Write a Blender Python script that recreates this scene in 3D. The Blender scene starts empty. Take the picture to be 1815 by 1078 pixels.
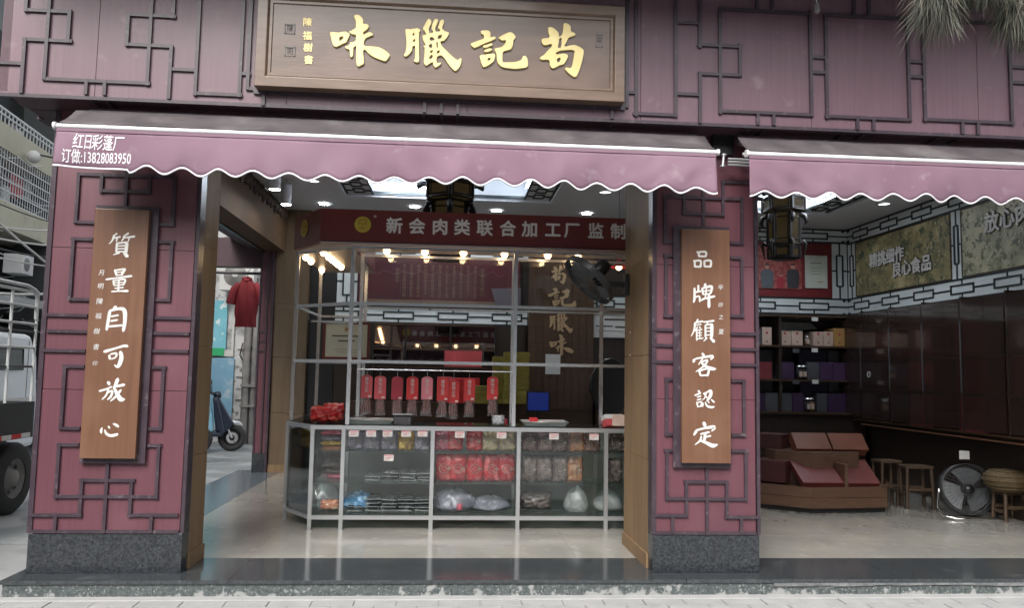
import bpy, bmesh, math, random
import numpy as np
from mathutils import Vector, Matrix
random.seed(7)
R = math.radians
S = bpy.context.scene
COL = S.collection

# ------------------------------------------------------------------ camera
FL = 1400.0; PW, PH = 1815.0, 1078.0
PITCH, YAW, ROLL = R(4.965), R(4.41), R(1.037)
CAM = Vector((0, -5.66, 1.4))
_cp, _sp, _cy, _sy, _cr, _sr = math.cos(PITCH), math.sin(PITCH), math.cos(YAW), math.sin(YAW), math.cos(ROLL), math.sin(ROLL)
FW = Vector((_sy*_cp, _cy*_cp, _sp)); _rt = Vector((_cy, -_sy, 0)); _up = _rt.cross(FW)
RT = _cr*_rt + _sr*_up; UP = -_sr*_rt + _cr*_up
cd = bpy.data.cameras.new('camera'); cam = bpy.data.objects.new('camera', cd); COL.objects.link(cam)
cd.sensor_width = 36; cd.lens = 36*FL/PW; cd.clip_end = 400; cd.clip_start = 0.05
M3 = Matrix((RT, UP, -FW)).transposed(); cam.matrix_world = Matrix.Translation(CAM) @ M3.to_4x4()
S.camera = cam
# ------------------------------------------------------------------ world, sun, exposure
W = bpy.data.worlds.new('World'); S.world = W; W.use_nodes = True
nt = W.node_tree; bg = nt.nodes['Background']
sky = nt.nodes.new('ShaderNodeTexSky'); sky.sky_type = 'NISHITA'; sky.sun_disc = False
SUN_EL, SUN_AZ = R(44), R(200)
sky.sun_elevation = SUN_EL; sky.sun_rotation = SUN_AZ; sky.dust_density = 4; sky.air_density = 1.0
hs = nt.nodes.new('ShaderNodeHueSaturation'); hs.inputs['Saturation'].default_value = 0.30
nt.links.new(sky.outputs[0], hs.inputs['Color']); nt.links.new(hs.outputs[0], bg.inputs['Color'])
bg.inputs['Strength'].default_value = 0.15
sl = bpy.data.lights.new('sun', 'SUN'); sl.energy = 1.2; sl.angle = R(25); sl.color = (1, .97, .93)
sun = bpy.data.objects.new('sun', sl); COL.objects.link(sun)
_d = Vector((math.sin(SUN_AZ)*math.cos(SUN_EL), math.cos(SUN_AZ)*math.cos(SUN_EL), math.sin(SUN_EL)))
sun.rotation_euler = _d.to_track_quat('Z', 'Y').to_euler()
S.view_settings.view_transform = 'Standard'; S.view_settings.look = 'None'
S.view_settings.exposure = 1.4; S.view_settings.gamma = 1; S.view_settings.use_curve_mapping = False
S.render.engine = 'CYCLES'
S.cycles.max_bounces = 8; S.cycles.transparent_max_bounces = 16; S.cycles.diffuse_bounces = 4; S.cycles.glossy_bounces = 4
S.cycles.sample_clamp_indirect = 4

def at(px, py, **k):
    """point where the photograph's pixel meets the real plane X=, Y= or Z="""
    d = FW + RT*((px-PW/2)/FL) - UP*((py-PH/2)/FL)
    a = 'XYZ'.index(list(k)[0]); t = (list(k.values())[0]-CAM[a])/d[a]
    return CAM + d*t

# ------------------------------------------------------------------ materials
def mat(name, col, rough=.5, metal=0., var=None, scale=6., stretch=(1,1,1), bump=0., bscale=40., spec=.5,
        detail=6, spots=None, emit=None, estr=0., alpha=None, coords='Object', sheen=0, contrast=(.35,.65)):
    m = bpy.data.materials.new(name); m.use_nodes = True; t = m.node_tree; n = t.nodes; l = t.links
    b = n['Principled BSDF']
    b.inputs['Base Color'].default_value = (*col, 1); b.inputs['Roughness'].default_value = rough
    b.inputs['Metallic'].default_value = metal; b.inputs['Specular IOR Level'].default_value = spec
    tc = n.new('ShaderNodeNewGeometry'); coords = 'Position'; mp = n.new('ShaderNodeMapping'); mp.inputs['Scale'].default_value = stretch
    l.new(tc.outputs[coords], mp.inputs[0])
    last = None
    if var is not None:
        nz = n.new('ShaderNodeTexNoise'); nz.inputs['Scale'].default_value = scale; nz.inputs['Detail'].default_value = detail
        l.new(mp.outputs[0], nz.inputs[0])
        rp = n.new('ShaderNodeValToRGB'); rp.color_ramp.elements[0].position, rp.color_ramp.elements[1].position = contrast
        rp.color_ramp.elements[0].color = (*col, 1); rp.color_ramp.elements[1].color = (*var, 1)
        l.new(nz.outputs[0], rp.inputs[0]); last = rp.outputs[0]
    if spots:
        for (sc, th, colr, soft) in spots:
            z = n.new('ShaderNodeTexNoise'); z.inputs['Scale'].default_value = sc; z.inputs['Detail'].default_value = 3
            l.new(tc.outputs[coords], z.inputs[0])
            rr = n.new('ShaderNodeValToRGB'); rr.color_ramp.elements[0].position = th; rr.color_ramp.elements[1].position = th+soft
            rr.color_ramp.elements[0].color = (0,0,0,1); rr.color_ramp.elements[1].color = (1,1,1,1)
            l.new(z.outputs[0], rr.inputs[0])
            mx = n.new('ShaderNodeMix'); mx.data_type = 'RGBA'
            l.new(rr.outputs[0], mx.inputs[0])
            if last: l.new(last, mx.inputs[6])
            else: mx.inputs[6].default_value = (*col, 1)
            mx.inputs[7].default_value = (*colr, 1); last = mx.outputs[2]
    if last: l.new(last, b.inputs['Base Color'])
    if bump:
        nb = n.new('ShaderNodeTexNoise'); nb.inputs['Scale'].default_value = bscale; nb.inputs['Detail'].default_value = 5
        l.new(mp.outputs[0], nb.inputs[0])
        bp = n.new('ShaderNodeBump'); bp.inputs['Strength'].default_value = bump; bp.inputs['Distance'].default_value = .01
        l.new(nb.outputs[0], bp.inputs['Height']); l.new(bp.outputs[0], b.inputs['Normal'])
    if emit:
        b.inputs['Emission Color'].default_value = (*emit, 1); b.inputs['Emission Strength'].default_value = estr
    if alpha is not None: b.inputs['Alpha'].default_value = alpha
    m.diffuse_color = (*col, 1)
    return m

def glassy(name, tint, gloss=.1, rough=.02, film=0., filmcol=(.8,.8,.8)):
    """thin pane or film: clear, with a fresnel-like mirror part and an optional milky part"""
    m = bpy.data.materials.new(name); m.use_nodes = True; t = m.node_tree; n = t.nodes; l = t.links; n.clear()
    o = n.new('ShaderNodeOutputMaterial'); tr = n.new('ShaderNodeBsdfTransparent'); tr.inputs[0].default_value = (*tint, 1)
    gl = n.new('ShaderNodeBsdfGlossy'); gl.inputs['Roughness'].default_value = rough
    lw = n.new('ShaderNodeLayerWeight'); lw.inputs['Blend'].default_value = .25
    ma = n.new('ShaderNodeMath'); ma.operation = 'MULTIPLY_ADD'; ma.inputs[1].default_value = .7; ma.inputs[2].default_value = gloss
    l.new(lw.outputs['Fresnel'], ma.inputs[0])
    mx = n.new('ShaderNodeMixShader'); l.new(ma.outputs[0], mx.inputs[0])
    src = tr.outputs[0]
    if film:
        df = n.new('ShaderNodeBsdfDiffuse'); df.inputs[0].default_value = (*filmcol, 1)
        m2 = n.new('ShaderNodeMixShader'); m2.inputs[0].default_value = film
        l.new(tr.outputs[0], m2.inputs[1]); l.new(df.outputs[0], m2.inputs[2]); src = m2.outputs[0]
    l.new(src, mx.inputs[1]); l.new(gl.outputs[0], mx.inputs[2]); l.new(mx.outputs[0], o.inputs[0])
    return m

M = {}
M['purple'] = mat('plum_panel', (.142,.080,.101), .36, var=(.124,.068,.087), scale=3, stretch=(16,16,.6), bump=.06, bscale=8, spots=[(1.3,.5,(.158,.095,.114),.25),(5,.64,(.185,.125,.142),.1),(.9,.6,(.115,.066,.083),.2),(90,.76,(.30,.25,.26),.03)])  # pillar plum made paler and greyer: sky sheen put into the colour
M['purple2'] = mat('plum_pillar_panel', (.108,.040,.053), .38, var=(.093,.033,.044), scale=3, stretch=(16,16,.6), bump=.06, bscale=8, spots=[(1.7,.52,(.126,.052,.065),.2),(.8,.58,(.088,.034,.046),.2),(11,.68,(.075,.03,.04),.1),(40,.73,(.22,.15,.17),.03)])  # same panel as the fascia, its weaker light put into a darker colour
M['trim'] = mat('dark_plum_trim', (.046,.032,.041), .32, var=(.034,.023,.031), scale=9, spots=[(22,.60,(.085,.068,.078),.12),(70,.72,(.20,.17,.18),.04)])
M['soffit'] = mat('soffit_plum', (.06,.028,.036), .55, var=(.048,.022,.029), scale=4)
M['wood'] = mat('honey_wood', (.40,.235,.115), .35, var=(.32,.175,.08), scale=3.0, stretch=(16,16,.8), bump=.05, bscale=8)
M['woodL'] = mat('pillar_cladding', (.20,.132,.074), .62, var=(.16,.102,.056), scale=2.2, stretch=(10,10,.7), bump=.05, bscale=8, spec=.22)
M['plaque'] = mat('plaque_wood', (.135,.066,.038), .34, var=(.108,.051,.029), scale=2.0, stretch=(14,14,.7), bump=.04, bscale=8, spots=[(2.2,.5,(.15,.08,.05),.25)])
M['sign'] = mat('sign_wood', (.135,.088,.062), .26, var=(.10,.064,.045), scale=1.6, stretch=(.8,7,9), bump=.05, bscale=9, spots=[(1.8,.5,(.15,.098,.075),.2)])
M['signframe'] = mat('sign_frame_wood', (.15,.10,.07), .26, var=(.115,.074,.05), scale=3, stretch=(1.5,9,9))
M['gold'] = mat('gold_paint', (.72,.60,.28), .34, metal=.15, var=(.64,.52,.22), scale=9, bump=.1, bscale=60)
M['whitepaint'] = mat('white_ink', (.55,.545,.52), .5, var=(.47,.46,.44), scale=30)
M['granite'] = mat('black_granite', (.012,.014,.017), .2, var=(.034,.038,.043), scale=55, detail=8, spots=[(120,.66,(.11,.12,.125),.06)])
M['granite_top'] = mat('step_granite', (.026,.03,.033), .12, var=(.05,.056,.06), scale=50, detail=8, spots=[(150,.68,(.16,.17,.175),.06),(5,.6,(.085,.09,.09),.2)])
M['riser'] = mat('step_riser_granite', (.04,.05,.05), .4, var=(.09,.105,.105), scale=45, detail=8, spots=[(70,.62,(.27,.28,.28),.05)])
M['marble'] = mat('marble_tile', (.275,.262,.232), .15, var=(.215,.208,.188), scale=2.2, bump=.01, bscale=3, spots=[(9,.57,(.33,.315,.285),.2),(2.5,.5,(.235,.232,.215),.2),(38,.66,(.17,.165,.15),.08)])
M['bluegranite'] = mat('blue_grey_floor', (.075,.09,.105), .17, var=(.12,.14,.16), scale=12, spots=[(60,.6,(.2,.22,.23),.08)])
M['grout'] = mat('grout', (.13,.13,.12), .8)
M['street'] = mat('pale_concrete', (.29,.295,.293), .8, var=(.235,.24,.238), scale=1.3, bump=.25, bscale=50, spots=[(3,.56,(.20,.21,.21),.12),(60,.62,(.2,.2,.2),.06)])
M['alley'] = mat('alley_concrete', (.25,.265,.265), .5, var=(.14,.155,.16), scale=1.1, bump=.25, bscale=30, spots=[(2,.52,(.33,.34,.335),.1)])
M['paver'] = mat('kerb_paver', (.30,.30,.297), .8, var=(.255,.26,.255), scale=7, bump=.3, bscale=50)
M['pinkstain'] = M['paver']
M['steel'] = mat('stainless_steel', (.86,.86,.86), .24, metal=.85, bump=.03, bscale=20)
M['steelb'] = mat('brushed_aluminium', (.60,.61,.62), .30, metal=.8)
M['chrome'] = mat('chrome', (.8,.8,.8), .1, metal=1.)
M['glass'] = glassy('pane_glass', (.965,.98,.975), .03)
M['shelfglass'] = glassy('green_shelf_glass', (.84,.92,.90), .03, film=.05, filmcol=(.45,.6,.58))
M['film'] = glassy('plastic_film', (.80,.82,.84), .16, .12, film=.35, filmcol=(.62,.64,.66))
M['header'] = mat('maroon_lightbox', (.17,.042,.040), .32, var=(.15,.036,.034), scale=2)
M['letter'] = mat('white_letter', (.72,.70,.68), .5)
M['yellowlogo'] = mat('yellow_logo', (.50,.40,.05), .5)
M['canvas'] = mat('awning_canvas', (.175,.102,.138), .75, var=(.155,.086,.12), scale=2.5, bump=.2, bscale=7, spots=[(1.5,.55,(.20,.125,.16),.25),(9,.63,(.21,.145,.175),.12)])
M['canvastop'] = mat('awning_canvas_top', (.085,.072,.077), .85, var=(.05,.042,.046), scale=5, bump=.15, bscale=12, spots=[(2.2,.58,(.15,.14,.14),.2)])  # shade under the fascia is put into this darker grey
M['tubewhite'] = mat('white_tube', (.62,.62,.62), .4, var=(.54,.54,.54), scale=6)
M['binding'] = mat('white_binding', (.62,.60,.62), .6)
M['ceiling'] = mat('ceiling_paint', (.62,.64,.66), .6, var=(.57,.59,.61), scale=.9)
M['ceilwhite'] = mat('cornice_white', (.62,.64,.68), .5)
M['band'] = mat('frieze_board', (.66,.70,.70), .5, var=(.58,.62,.62), scale=1.7)
M['line'] = mat('frieze_dark_bar', (.012,.022,.024), .5)
M['darkwood'] = mat('dark_cabinet', (.032,.021,.016), .4, var=(.022,.015,.012), scale=3, stretch=(10,10,1))
M['darkwood2'] = mat('brown_cabinet', (.07,.038,.022), .4, var=(.05,.026,.015), scale=3, stretch=(1,1,10))
M['black'] = mat('black_plastic', (.012,.012,.013), .35)
M['rubber'] = mat('rubber', (.018,.018,.018), .75, bump=.2, bscale=40)
M['redpaper'] = mat('red_card', (.50,.022,.022), .5, var=(.44,.018,.02), scale=12)
M['redpaper2'] = mat('pink_red_card', (.50,.07,.08), .5)
M['redpaper3'] = mat('dark_red_card', (.30,.018,.035), .5)
M['redpaper4'] = mat('pale_pink_card', (.62,.19,.22), .35)
M['redbox'] = mat('red_gift_box', (.125,.024,.022), .5, var=(.10,.019,.017), scale=5)
M['orangebox'] = mat('orange_gift_box', (.15,.045,.023), .5, var=(.125,.038,.018), scale=5)
M['maroonbox'] = mat('maroon_gift_box', (.20,.026,.034), .6, var=(.16,.02,.028), scale=5)
M['purplebox'] = mat('purple_gift_box', (.045,.018,.06), .5, var=(.035,.015,.05), scale=6)
M['greybox'] = mat('grey_gift_box', (.06,.06,.068), .6)
M['navybox'] = mat('navy_gift_box', (.02,.02,.045), .5)
M['creambox'] = mat('cream_gift_box', (.50,.37,.30), .6, var=(.42,.31,.25), scale=8)
M['goldbox'] = mat('gold_gift_box', (.34,.19,.06), .5)
M['yellowbox'] = mat('yellow_carton', (.22,.18,.025), .55, var=(.17,.135,.02), scale=5)
M['paper'] = mat('paper', (.60,.60,.58), .7, var=(.52,.52,.51), scale=4)
M['palepaper'] = mat('certificate_paper', (.50,.53,.46), .5, var=(.44,.47,.41), scale=3)
M['ink'] = mat('printed_ink', (.06,.06,.06), .7)
M['inkgold'] = mat('dull_gold_ink', (.30,.20,.11), .6)
M['poster'] = mat('maroon_poster', (.085,.014,.016), .35, var=(.06,.012,.02), scale=2)
M['redwall'] = mat('red_board', (.16,.018,.02), .4, var=(.12,.012,.016), scale=3)
M['tube'] = mat('lit_tube', (1,1,1), .5, emit=(.80,.89,1), estr=22)
M['tube_right'] = mat('lit_tube_right', (1,1,1), .5, emit=(.84,.92,1), estr=42)
M['mortar'] = mat('grey_mortar', (.17,.175,.175), .85, var=(.09,.095,.095), scale=18, bump=.5, bscale=40)
M['spot'] = mat('lit_spot', (1,1,1), .5, emit=(.95,.98,1), estr=55)
M['claddark'] = mat('rear_cladding_wood', (.13,.088,.052), .4, var=(.10,.068,.04), scale=2.2, stretch=(10,10,.7))
M['dimgold'] = mat('dim_gold_print', (.15,.095,.065), .6)
M['darkredbox'] = mat('dark_red_box', (.06,.012,.014), .55, var=(.045,.01,.011), scale=6)
M['beamwood'] = mat('beam_wood', (.095,.056,.031), .65, spec=.15, var=(.072,.042,.023), scale=2, stretch=(1,1,8))
M['dimspot'] = mat('dim_spot', (1,1,1), .5, emit=(.95,.98,1), estr=1.1)
M['doorglass'] = glassy('smoked_door_glass', (.82,.80,.78), .008, .08, film=.09, filmcol=(.24,.15,.13))  # brown film part paints haze over the cabinets into the tinted glass
M['filmclear'] = glassy('clear_wrap', (.90,.86,.86), .12, .1, film=.10, filmcol=(.6,.55,.55))
M['paleboard'] = mat('counter_rear_sheet', (.36,.37,.36), .5, var=(.29,.30,.29), scale=4)
M['warm'] = mat('lit_warm_bulb', (1,.9,.7), .5, emit=(1,.74,.42), estr=8)
M['mirror'] = mat('tinted_mirror', (.17,.15,.15), .03, metal=1.)
M['copper'] = mat('warm_steel_sheet', (.62,.47,.36), .42, metal=.8, bump=.1, bscale=8)
M['needle'] = mat('grey_green_needles', (.10,.105,.08), .65, var=(.055,.06,.045), scale=5)
M['bark'] = mat('bark', (.10,.075,.05), .9, bump=.8, bscale=20)
M['screen'] = mat('lit_blue_screen', (.006,.008,.03), .3, emit=(.012,.03,.22), estr=.17)
M['lanternpane'] = mat('lantern_silk', (.010,.008,.005), .9, emit=(.9,.62,.25), estr=.008, var=(.02,.015,.008), scale=9, spec=.05)
M['lanternwood'] = mat('lantern_rosewood', (.010,.007,.007), .55, spec=.3)
M['cream'] = mat('cream_render', (.46,.44,.34), .85, var=(.37,.35,.265), scale=1.3, bump=.15, spots=[(4,.58,(.30,.29,.24),.25),(1.2,.62,(.22,.215,.18),.12)])
M['greywall'] = mat('weathered_wall', (.26,.27,.265), .85, var=(.19,.20,.20), scale=1.6, bump=.2, spots=[(6,.56,(.31,.32,.315),.25)])
M['whitewall'] = mat('whitewashed_wall', (.56,.56,.55), .8, var=(.38,.39,.39), scale=1.5, bump=.3, spots=[(3,.56,(.24,.24,.235),.12),(9,.6,(.17,.17,.165),.08)])
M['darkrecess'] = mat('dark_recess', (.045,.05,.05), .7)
M['rail'] = mat('pale_rail', (.55,.57,.57), .5)
M['cable'] = mat('cable', (.55,.54,.50), .6)
M['cabledark'] = mat('black_cable', (.02,.02,.02), .6)
M['truckwhite'] = mat('truck_white', (.70,.73,.75), .3, var=(.62,.65,.67), scale=2)
M['truckblack'] = mat('truck_dark_metal', (.025,.027,.03), .5)
M['carglass'] = mat('car_glass', (.03,.05,.055), .08)
M['mural'] = mat('blue_mural', (.13,.40,.48), .5, var=(.20,.48,.56), scale=2, spots=[(7,.6,(.65,.72,.70),.05)])
M['mural2'] = mat('light_blue_mural', (.15,.31,.43), .5, var=(.20,.37,.48), scale=2, spots=[(4,.54,(.42,.50,.53),.15)])
M['green'] = mat('green_sign', (.03,.36,.14), .5)
M['shirt'] = mat('red_shirt', (.20,.012,.02), .8, var=(.15,.009,.014), scale=4, bump=.5, bscale=5)
M['pipe'] = mat('grey_pipe', (.22,.21,.20), .7, var=(.14,.135,.13), scale=5)
M['scooterblue'] = mat('pale_blue_plastic', (.22,.45,.58), .25)
M['scooternavy'] = mat('navy_plastic', (.015,.022,.04), .3)
M['stoolwood'] = mat('stool_wood', (.095,.06,.036), .5, var=(.07,.043,.026), scale=4, stretch=(8,8,1))
M['wicker'] = mat('wicker', (.10,.068,.03), .7, bump=1, bscale=30)
M['fanblade'] = mat('fan_blade', (.13,.14,.15), .45, metal=.1)
M['fangrey'] = mat('fan_dark_metal', (.06,.06,.062), .4, metal=.3)
M['ornament'] = mat('carved_dark_wood', (.07,.04,.025), .6, var=(.03,.018,.012), scale=14, bump=1, bscale=18)
M['painting'] = mat('landscape_print', (.34,.28,.13), .45, var=(.16,.15,.075), scale=5, detail=9, spots=[(3.2,.52,(.45,.38,.20),.1),(9,.56,(.075,.09,.048),.06),(22,.6,(.46,.42,.27),.05),(14,.6,(.12,.13,.065),.05)])
M['painting2'] = mat('landscape_print_pale', (.40,.385,.25), .45, var=(.20,.20,.12), scale=5, detail=9, spots=[(3,.5,(.52,.48,.33),.1),(10,.56,(.11,.12,.075),.06),(22,.6,(.55,.52,.40),.05),(14,.6,(.17,.18,.10),.05)])
M['skin'] = mat('printed_skin', (.42,.22,.16), .6)
M['clothprint'] = mat('printed_slate', (.07,.085,.10), .6)
M['clothprint2'] = mat('printed_black', (.03,.03,.035), .6)

# cement splashes on the riser stones: blotches thickest near the pavement
def splash(m):
    t = m.node_tree; n = t.nodes; l = t.links; b = n['Principled BSDF']; src = b.inputs['Base Color'].links[0].from_socket
    g = n.new('ShaderNodeNewGeometry'); sx_ = n.new('ShaderNodeSeparateXYZ'); l.new(g.outputs['Position'], sx_.inputs[0])
    nz = n.new('ShaderNodeTexNoise'); nz.inputs['Scale'].default_value = 16; nz.inputs['Detail'].default_value = 7; l.new(g.outputs['Position'], nz.inputs[0])
    n2 = n.new('ShaderNodeTexNoise'); n2.inputs['Scale'].default_value = 2.6; l.new(g.outputs['Position'], n2.inputs[0])
    mr = n.new('ShaderNodeMapRange'); mr.inputs[1].default_value = -.115; mr.inputs[2].default_value = -.02; mr.inputs[3].default_value = .09; mr.inputs[4].default_value = -.09; l.new(sx_.outputs[2], mr.inputs[0])
    a = n.new('ShaderNodeMath'); a.operation = 'ADD'; l.new(nz.outputs[0], a.inputs[0]); l.new(mr.outputs[0], a.inputs[1])
    c = n.new('ShaderNodeMath'); c.operation = 'MULTIPLY_ADD'; c.inputs[1].default_value = .45; l.new(n2.outputs[0], c.inputs[0]); l.new(a.outputs[0], c.inputs[2])
    rr = n.new('ShaderNodeValToRGB'); rr.color_ramp.elements[0].position = .79; rr.color_ramp.elements[1].position = .87; l.new(c.outputs[0], rr.inputs[0])
    mx = n.new('ShaderNodeMix'); mx.data_type = 'RGBA'; l.new(rr.outputs[0], mx.inputs[0]); l.new(src, mx.inputs[6]); mx.inputs[7].default_value = (.25,.255,.25,1); l.new(mx.outputs[2], b.inputs['Base Color'])
splash(M['riser'])

# ------------------------------------------------------------------ mesh helpers
class MB:
    def __init__(s): s.v = []; s.f = []; s.sm = []
    def add(s, v, f, smooth=False):
        o = len(s.v); s.v += [tuple(x) for x in v]; s.f += [tuple(i+o for i in q) for q in f]; s.sm += [smooth]*len(f)
        return s
    def box(s, x0, x1, y0, y1, z0, z1, m=None):
        v = [Vector(p) for p in ((x0,y0,z0),(x1,y0,z0),(x1,y1,z0),(x0,y1,z0),(x0,y0,z1),(x1,y0,z1),(x1,y1,z1),(x0,y1,z1))]
        if m is not None: v = [m @ p for p in v]
        return s.add(v, [(3,2,1,0),(4,5,6,7),(0,1,5,4),(1,2,6,5),(2,3,7,6),(3,0,4,7)])
    def tube(s, pts, r, n=8, closed=False, caps=True):
        pts = [Vector(p) for p in pts]; N = len(pts); rs = r if isinstance(r, (list,tuple)) else [r]*N
        rings = []; prev = None
        for i, p in enumerate(pts):
            a = pts[(i-1) % N] if (closed or i > 0) else p; b = pts[(i+1) % N] if (closed or i < N-1) else p
            d = (b-a).normalized()
            if prev is None: u = d.orthogonal().normalized()
            else:
                u = prev - d*prev.dot(d); u = u.normalized() if u.length > 1e-6 else d.orthogonal().normalized()
            prev = u; w = d.cross(u)
            rings.append([p + (u*math.cos(2*math.pi*k/n)+w*math.sin(2*math.pi*k/n))*rs[i] for k in range(n)])
        v = [q for g in rings for q in g]; f = []
        for i in range(N if closed else N-1):
            j = (i+1) % N
            for k in range(n): f.append((i*n+k, i*n+(k+1) % n, j*n+(k+1) % n, j*n+k))
        s.add(v, f, True)
        if caps and not closed:
            s.add(rings[0], [tuple(reversed(range(n)))]); s.add(rings[-1], [tuple(range(n))])
        return s
    def lathe(s, prof, c=(0,0,0), n=20, m=None):
        v = []; f = []
        for (r, z) in prof:
            for k in range(n):
                p = Vector((r*math.cos(2*math.pi*k/n), r*math.sin(2*math.pi*k/n), z))
                v.append((m @ p) if m is not None else p+Vector(c))
        for i in range(len(prof)-1):
            for k in range(n): f.append((i*n+k, i*n+(k+1) % n, (i+1)*n+(k+1) % n, (i+1)*n+k))
        return s.add(v, f, True)
    def prism(s, poly, y0, y1):
        """poly in (x,z), extruded along y"""
        n = len(poly); v = [(x,y0,z) for x, z in poly]+[(x,y1,z) for x, z in poly]
        return s.add(v, [tuple(range(n)), tuple(reversed(range(n,2*n)))]+[(i, i+n, (i+1) % n+n, (i+1) % n) for i in range(n)])
    def prismx(s, poly, x0, x1):
        n = len(poly); v = [(x0,y,z) for y, z in poly]+[(x1,y,z) for y, z in poly]
        return s.add(v, [tuple(range(n)), tuple(reversed(range(n,2*n)))]+[(i, i+n, (i+1) % n+n, (i+1) % n) for i in range(n)])
    def prismz(s, poly, z0, z1):
        n = len(poly); v = [(x,y,z0) for x, y in poly]+[(x,y,z1) for x, y in poly]
        return s.add(v, [tuple(reversed(range(n))), tuple(range(n,2*n))]+[(i, (i+1) % n, (i+1) % n+n, i+n) for i in range(n)])
    def mesh(s, name):
        me = bpy.data.meshes.new(name); me.from_pydata(s.v, [], s.f)
        me.polygons.foreach_set('use_smooth', s.sm)
        bm = bmesh.new(); bm.from_mesh(me); bmesh.ops.recalc_face_normals(bm, faces=bm.faces); bm.to_mesh(me); bm.free()
        return me

def link(name, data, parent=None, loc=None):
    o = bpy.data.objects.new(name, data); COL.objects.link(o)
    if parent is not None:
        o.parent = parent
        o.location = loc if loc is not None else -wl(parent)
    elif loc is not None: o.location = loc
    return o
def wl(o):
    v = Vector((0,0,0))
    while o is not None: v += o.location; o = o.parent
    return v
def part(name, mb, m, parent=None, bevel=0, loc=None, label=None):
    me = mb if isinstance(mb, bpy.types.Mesh) else mb.mesh(name)
    if not me.materials: me.materials.append(M[m] if isinstance(m, str) else m)
    o = link(name, me, parent, loc)
    if bevel:
        b = o.modifiers.new('bevel', 'BEVEL'); b.width = bevel; b.segments = 2; b.limit_method = 'ANGLE'
    if label: o['label'] = label
    return o
def tag(o, label, cat, group=None):
    o['label'] = label; o['category'] = cat
    if group: o['group'] = group
    return o
def thing(name, label, cat, loc=(0,0,0), rz=0, group=None):
    o = link(name, None); o.location = loc; o.rotation_euler = (0,0,rz); o.empty_display_size = .1
    return tag(o, label, cat, group)
def struct(name, mb, m, parent=None, kind='structure'):
    o = part(name, mb, m, parent)
    if parent is None: o['kind'] = kind
    return o
def copytree(o, parent=None, **kw):
    c = o.copy(); COL.objects.link(c)
    if parent: c.parent = parent
    for ch in o.children: copytree(ch, c)
    for k, v in kw.items(): c[k] = v
    return c
B0 = lambda: MB()

_unit = {}
def unit(m):
    """unit cube mesh, one per material, shared by all alike pieces"""
    if m not in _unit:
        me = MB().box(-.5,.5,-.5,.5,-.5,.5).mesh('block'); me.materials.append(M[m]); _unit[m] = me
    return _unit[m]
def piece(name, m, x0, x1, y0, y1, z0, z1, parent):
    o = bpy.data.objects.new(name, unit(m)); COL.objects.link(o); o.parent = parent
    o.location = Vector(((x0+x1)/2, (y0+y1)/2, (z0+z1)/2)) - (wl(parent) if parent else Vector((0,0,0)))
    o.scale = (abs(x1-x0), abs(y1-y0), abs(z1-z0)); return o

def bars(segs, sc, ox, oy, plane, yv, parent, w=.021, dep=.018, m='trim', name='lattice_bar', face=-1):
    """lattice bars read from the photo onto the real plane; each bar squared up to upright or level"""
    for (x0, y0, x1, y1) in segs:
        a = at(x0/sc+ox, y0/sc+oy, **{plane: yv}); b = at(x1/sc+ox, y1/sc+oy, **{plane: yv})
        if plane == 'Y':
            if abs(b.x-a.x) > abs(b.z-a.z):
                z = (a.z+b.z)/2; x = sorted((a.x, b.x)); d = dep
                piece(name, m, x[0]-w/2, x[1]+w/2, yv-d, yv, z-w/2, z+w/2, parent)
            else:
                x = (a.x+b.x)/2; z = sorted((a.z, b.z)); d = dep+.003
                piece(name, m, x-w/2, x+w/2, yv-d, yv, z[0]-w/2+.001, z[1]+w/2-.001, parent)

# ------------------------------------------------------------------ text and brush strokes
def curve_to_mesh(cu, name, m):
    o = bpy.data.objects.new('tmp', cu); COL.objects.link(o)
    dg = bpy.context.evaluated_depsgraph_get(); me = bpy.data.meshes.new_from_object(o.evaluated_get(dg))
    bpy.data.objects.remove(o); bpy.data.curves.remove(cu); me.name = name; me.materials.clear(); me.materials.append(M[m]); return me
XZ = Matrix(((1,0,0,0),(0,0,-1,0),(0,1,0,0),(0,0,0,1)))   # text plane -> facade plane, facing -Y
def text(s, size, m, parent, origin, name='lettering', ext=.0015, rz=0., shear=0., fat=0., sx=1., align='CENTER', spacing=1., mirror=False):
    cu = bpy.data.curves.new('t', 'FONT'); cu.body = s; cu.size = size; cu.align_x = align; cu.align_y = 'CENTER'
    cu.extrude = ext; cu.shear = shear; cu.space_character = spacing; cu.resolution_u = 2
    me = curve_to_mesh(cu, name, m)
    if fat:
        bm = bmesh.new()
        for k, (dx, dy) in enumerate(((0,0),(fat,0),(-fat,0),(0,fat),(0,-fat))):
            me2 = me.copy(); me2.transform(Matrix.Translation((dx,dy,k*.00015))); bm.from_mesh(me2); bpy.data.meshes.remove(me2)
        bm.to_mesh(me); bm.free()
    mt = Matrix.Rotation(rz, 4, 'Z') @ XZ @ Matrix.Diagonal((sx,1,1,1))
    me.transform(mt); o = link(name, me, parent, Vector(origin)-(wl(parent) if parent else Vector((0,0,0)))); return o
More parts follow.
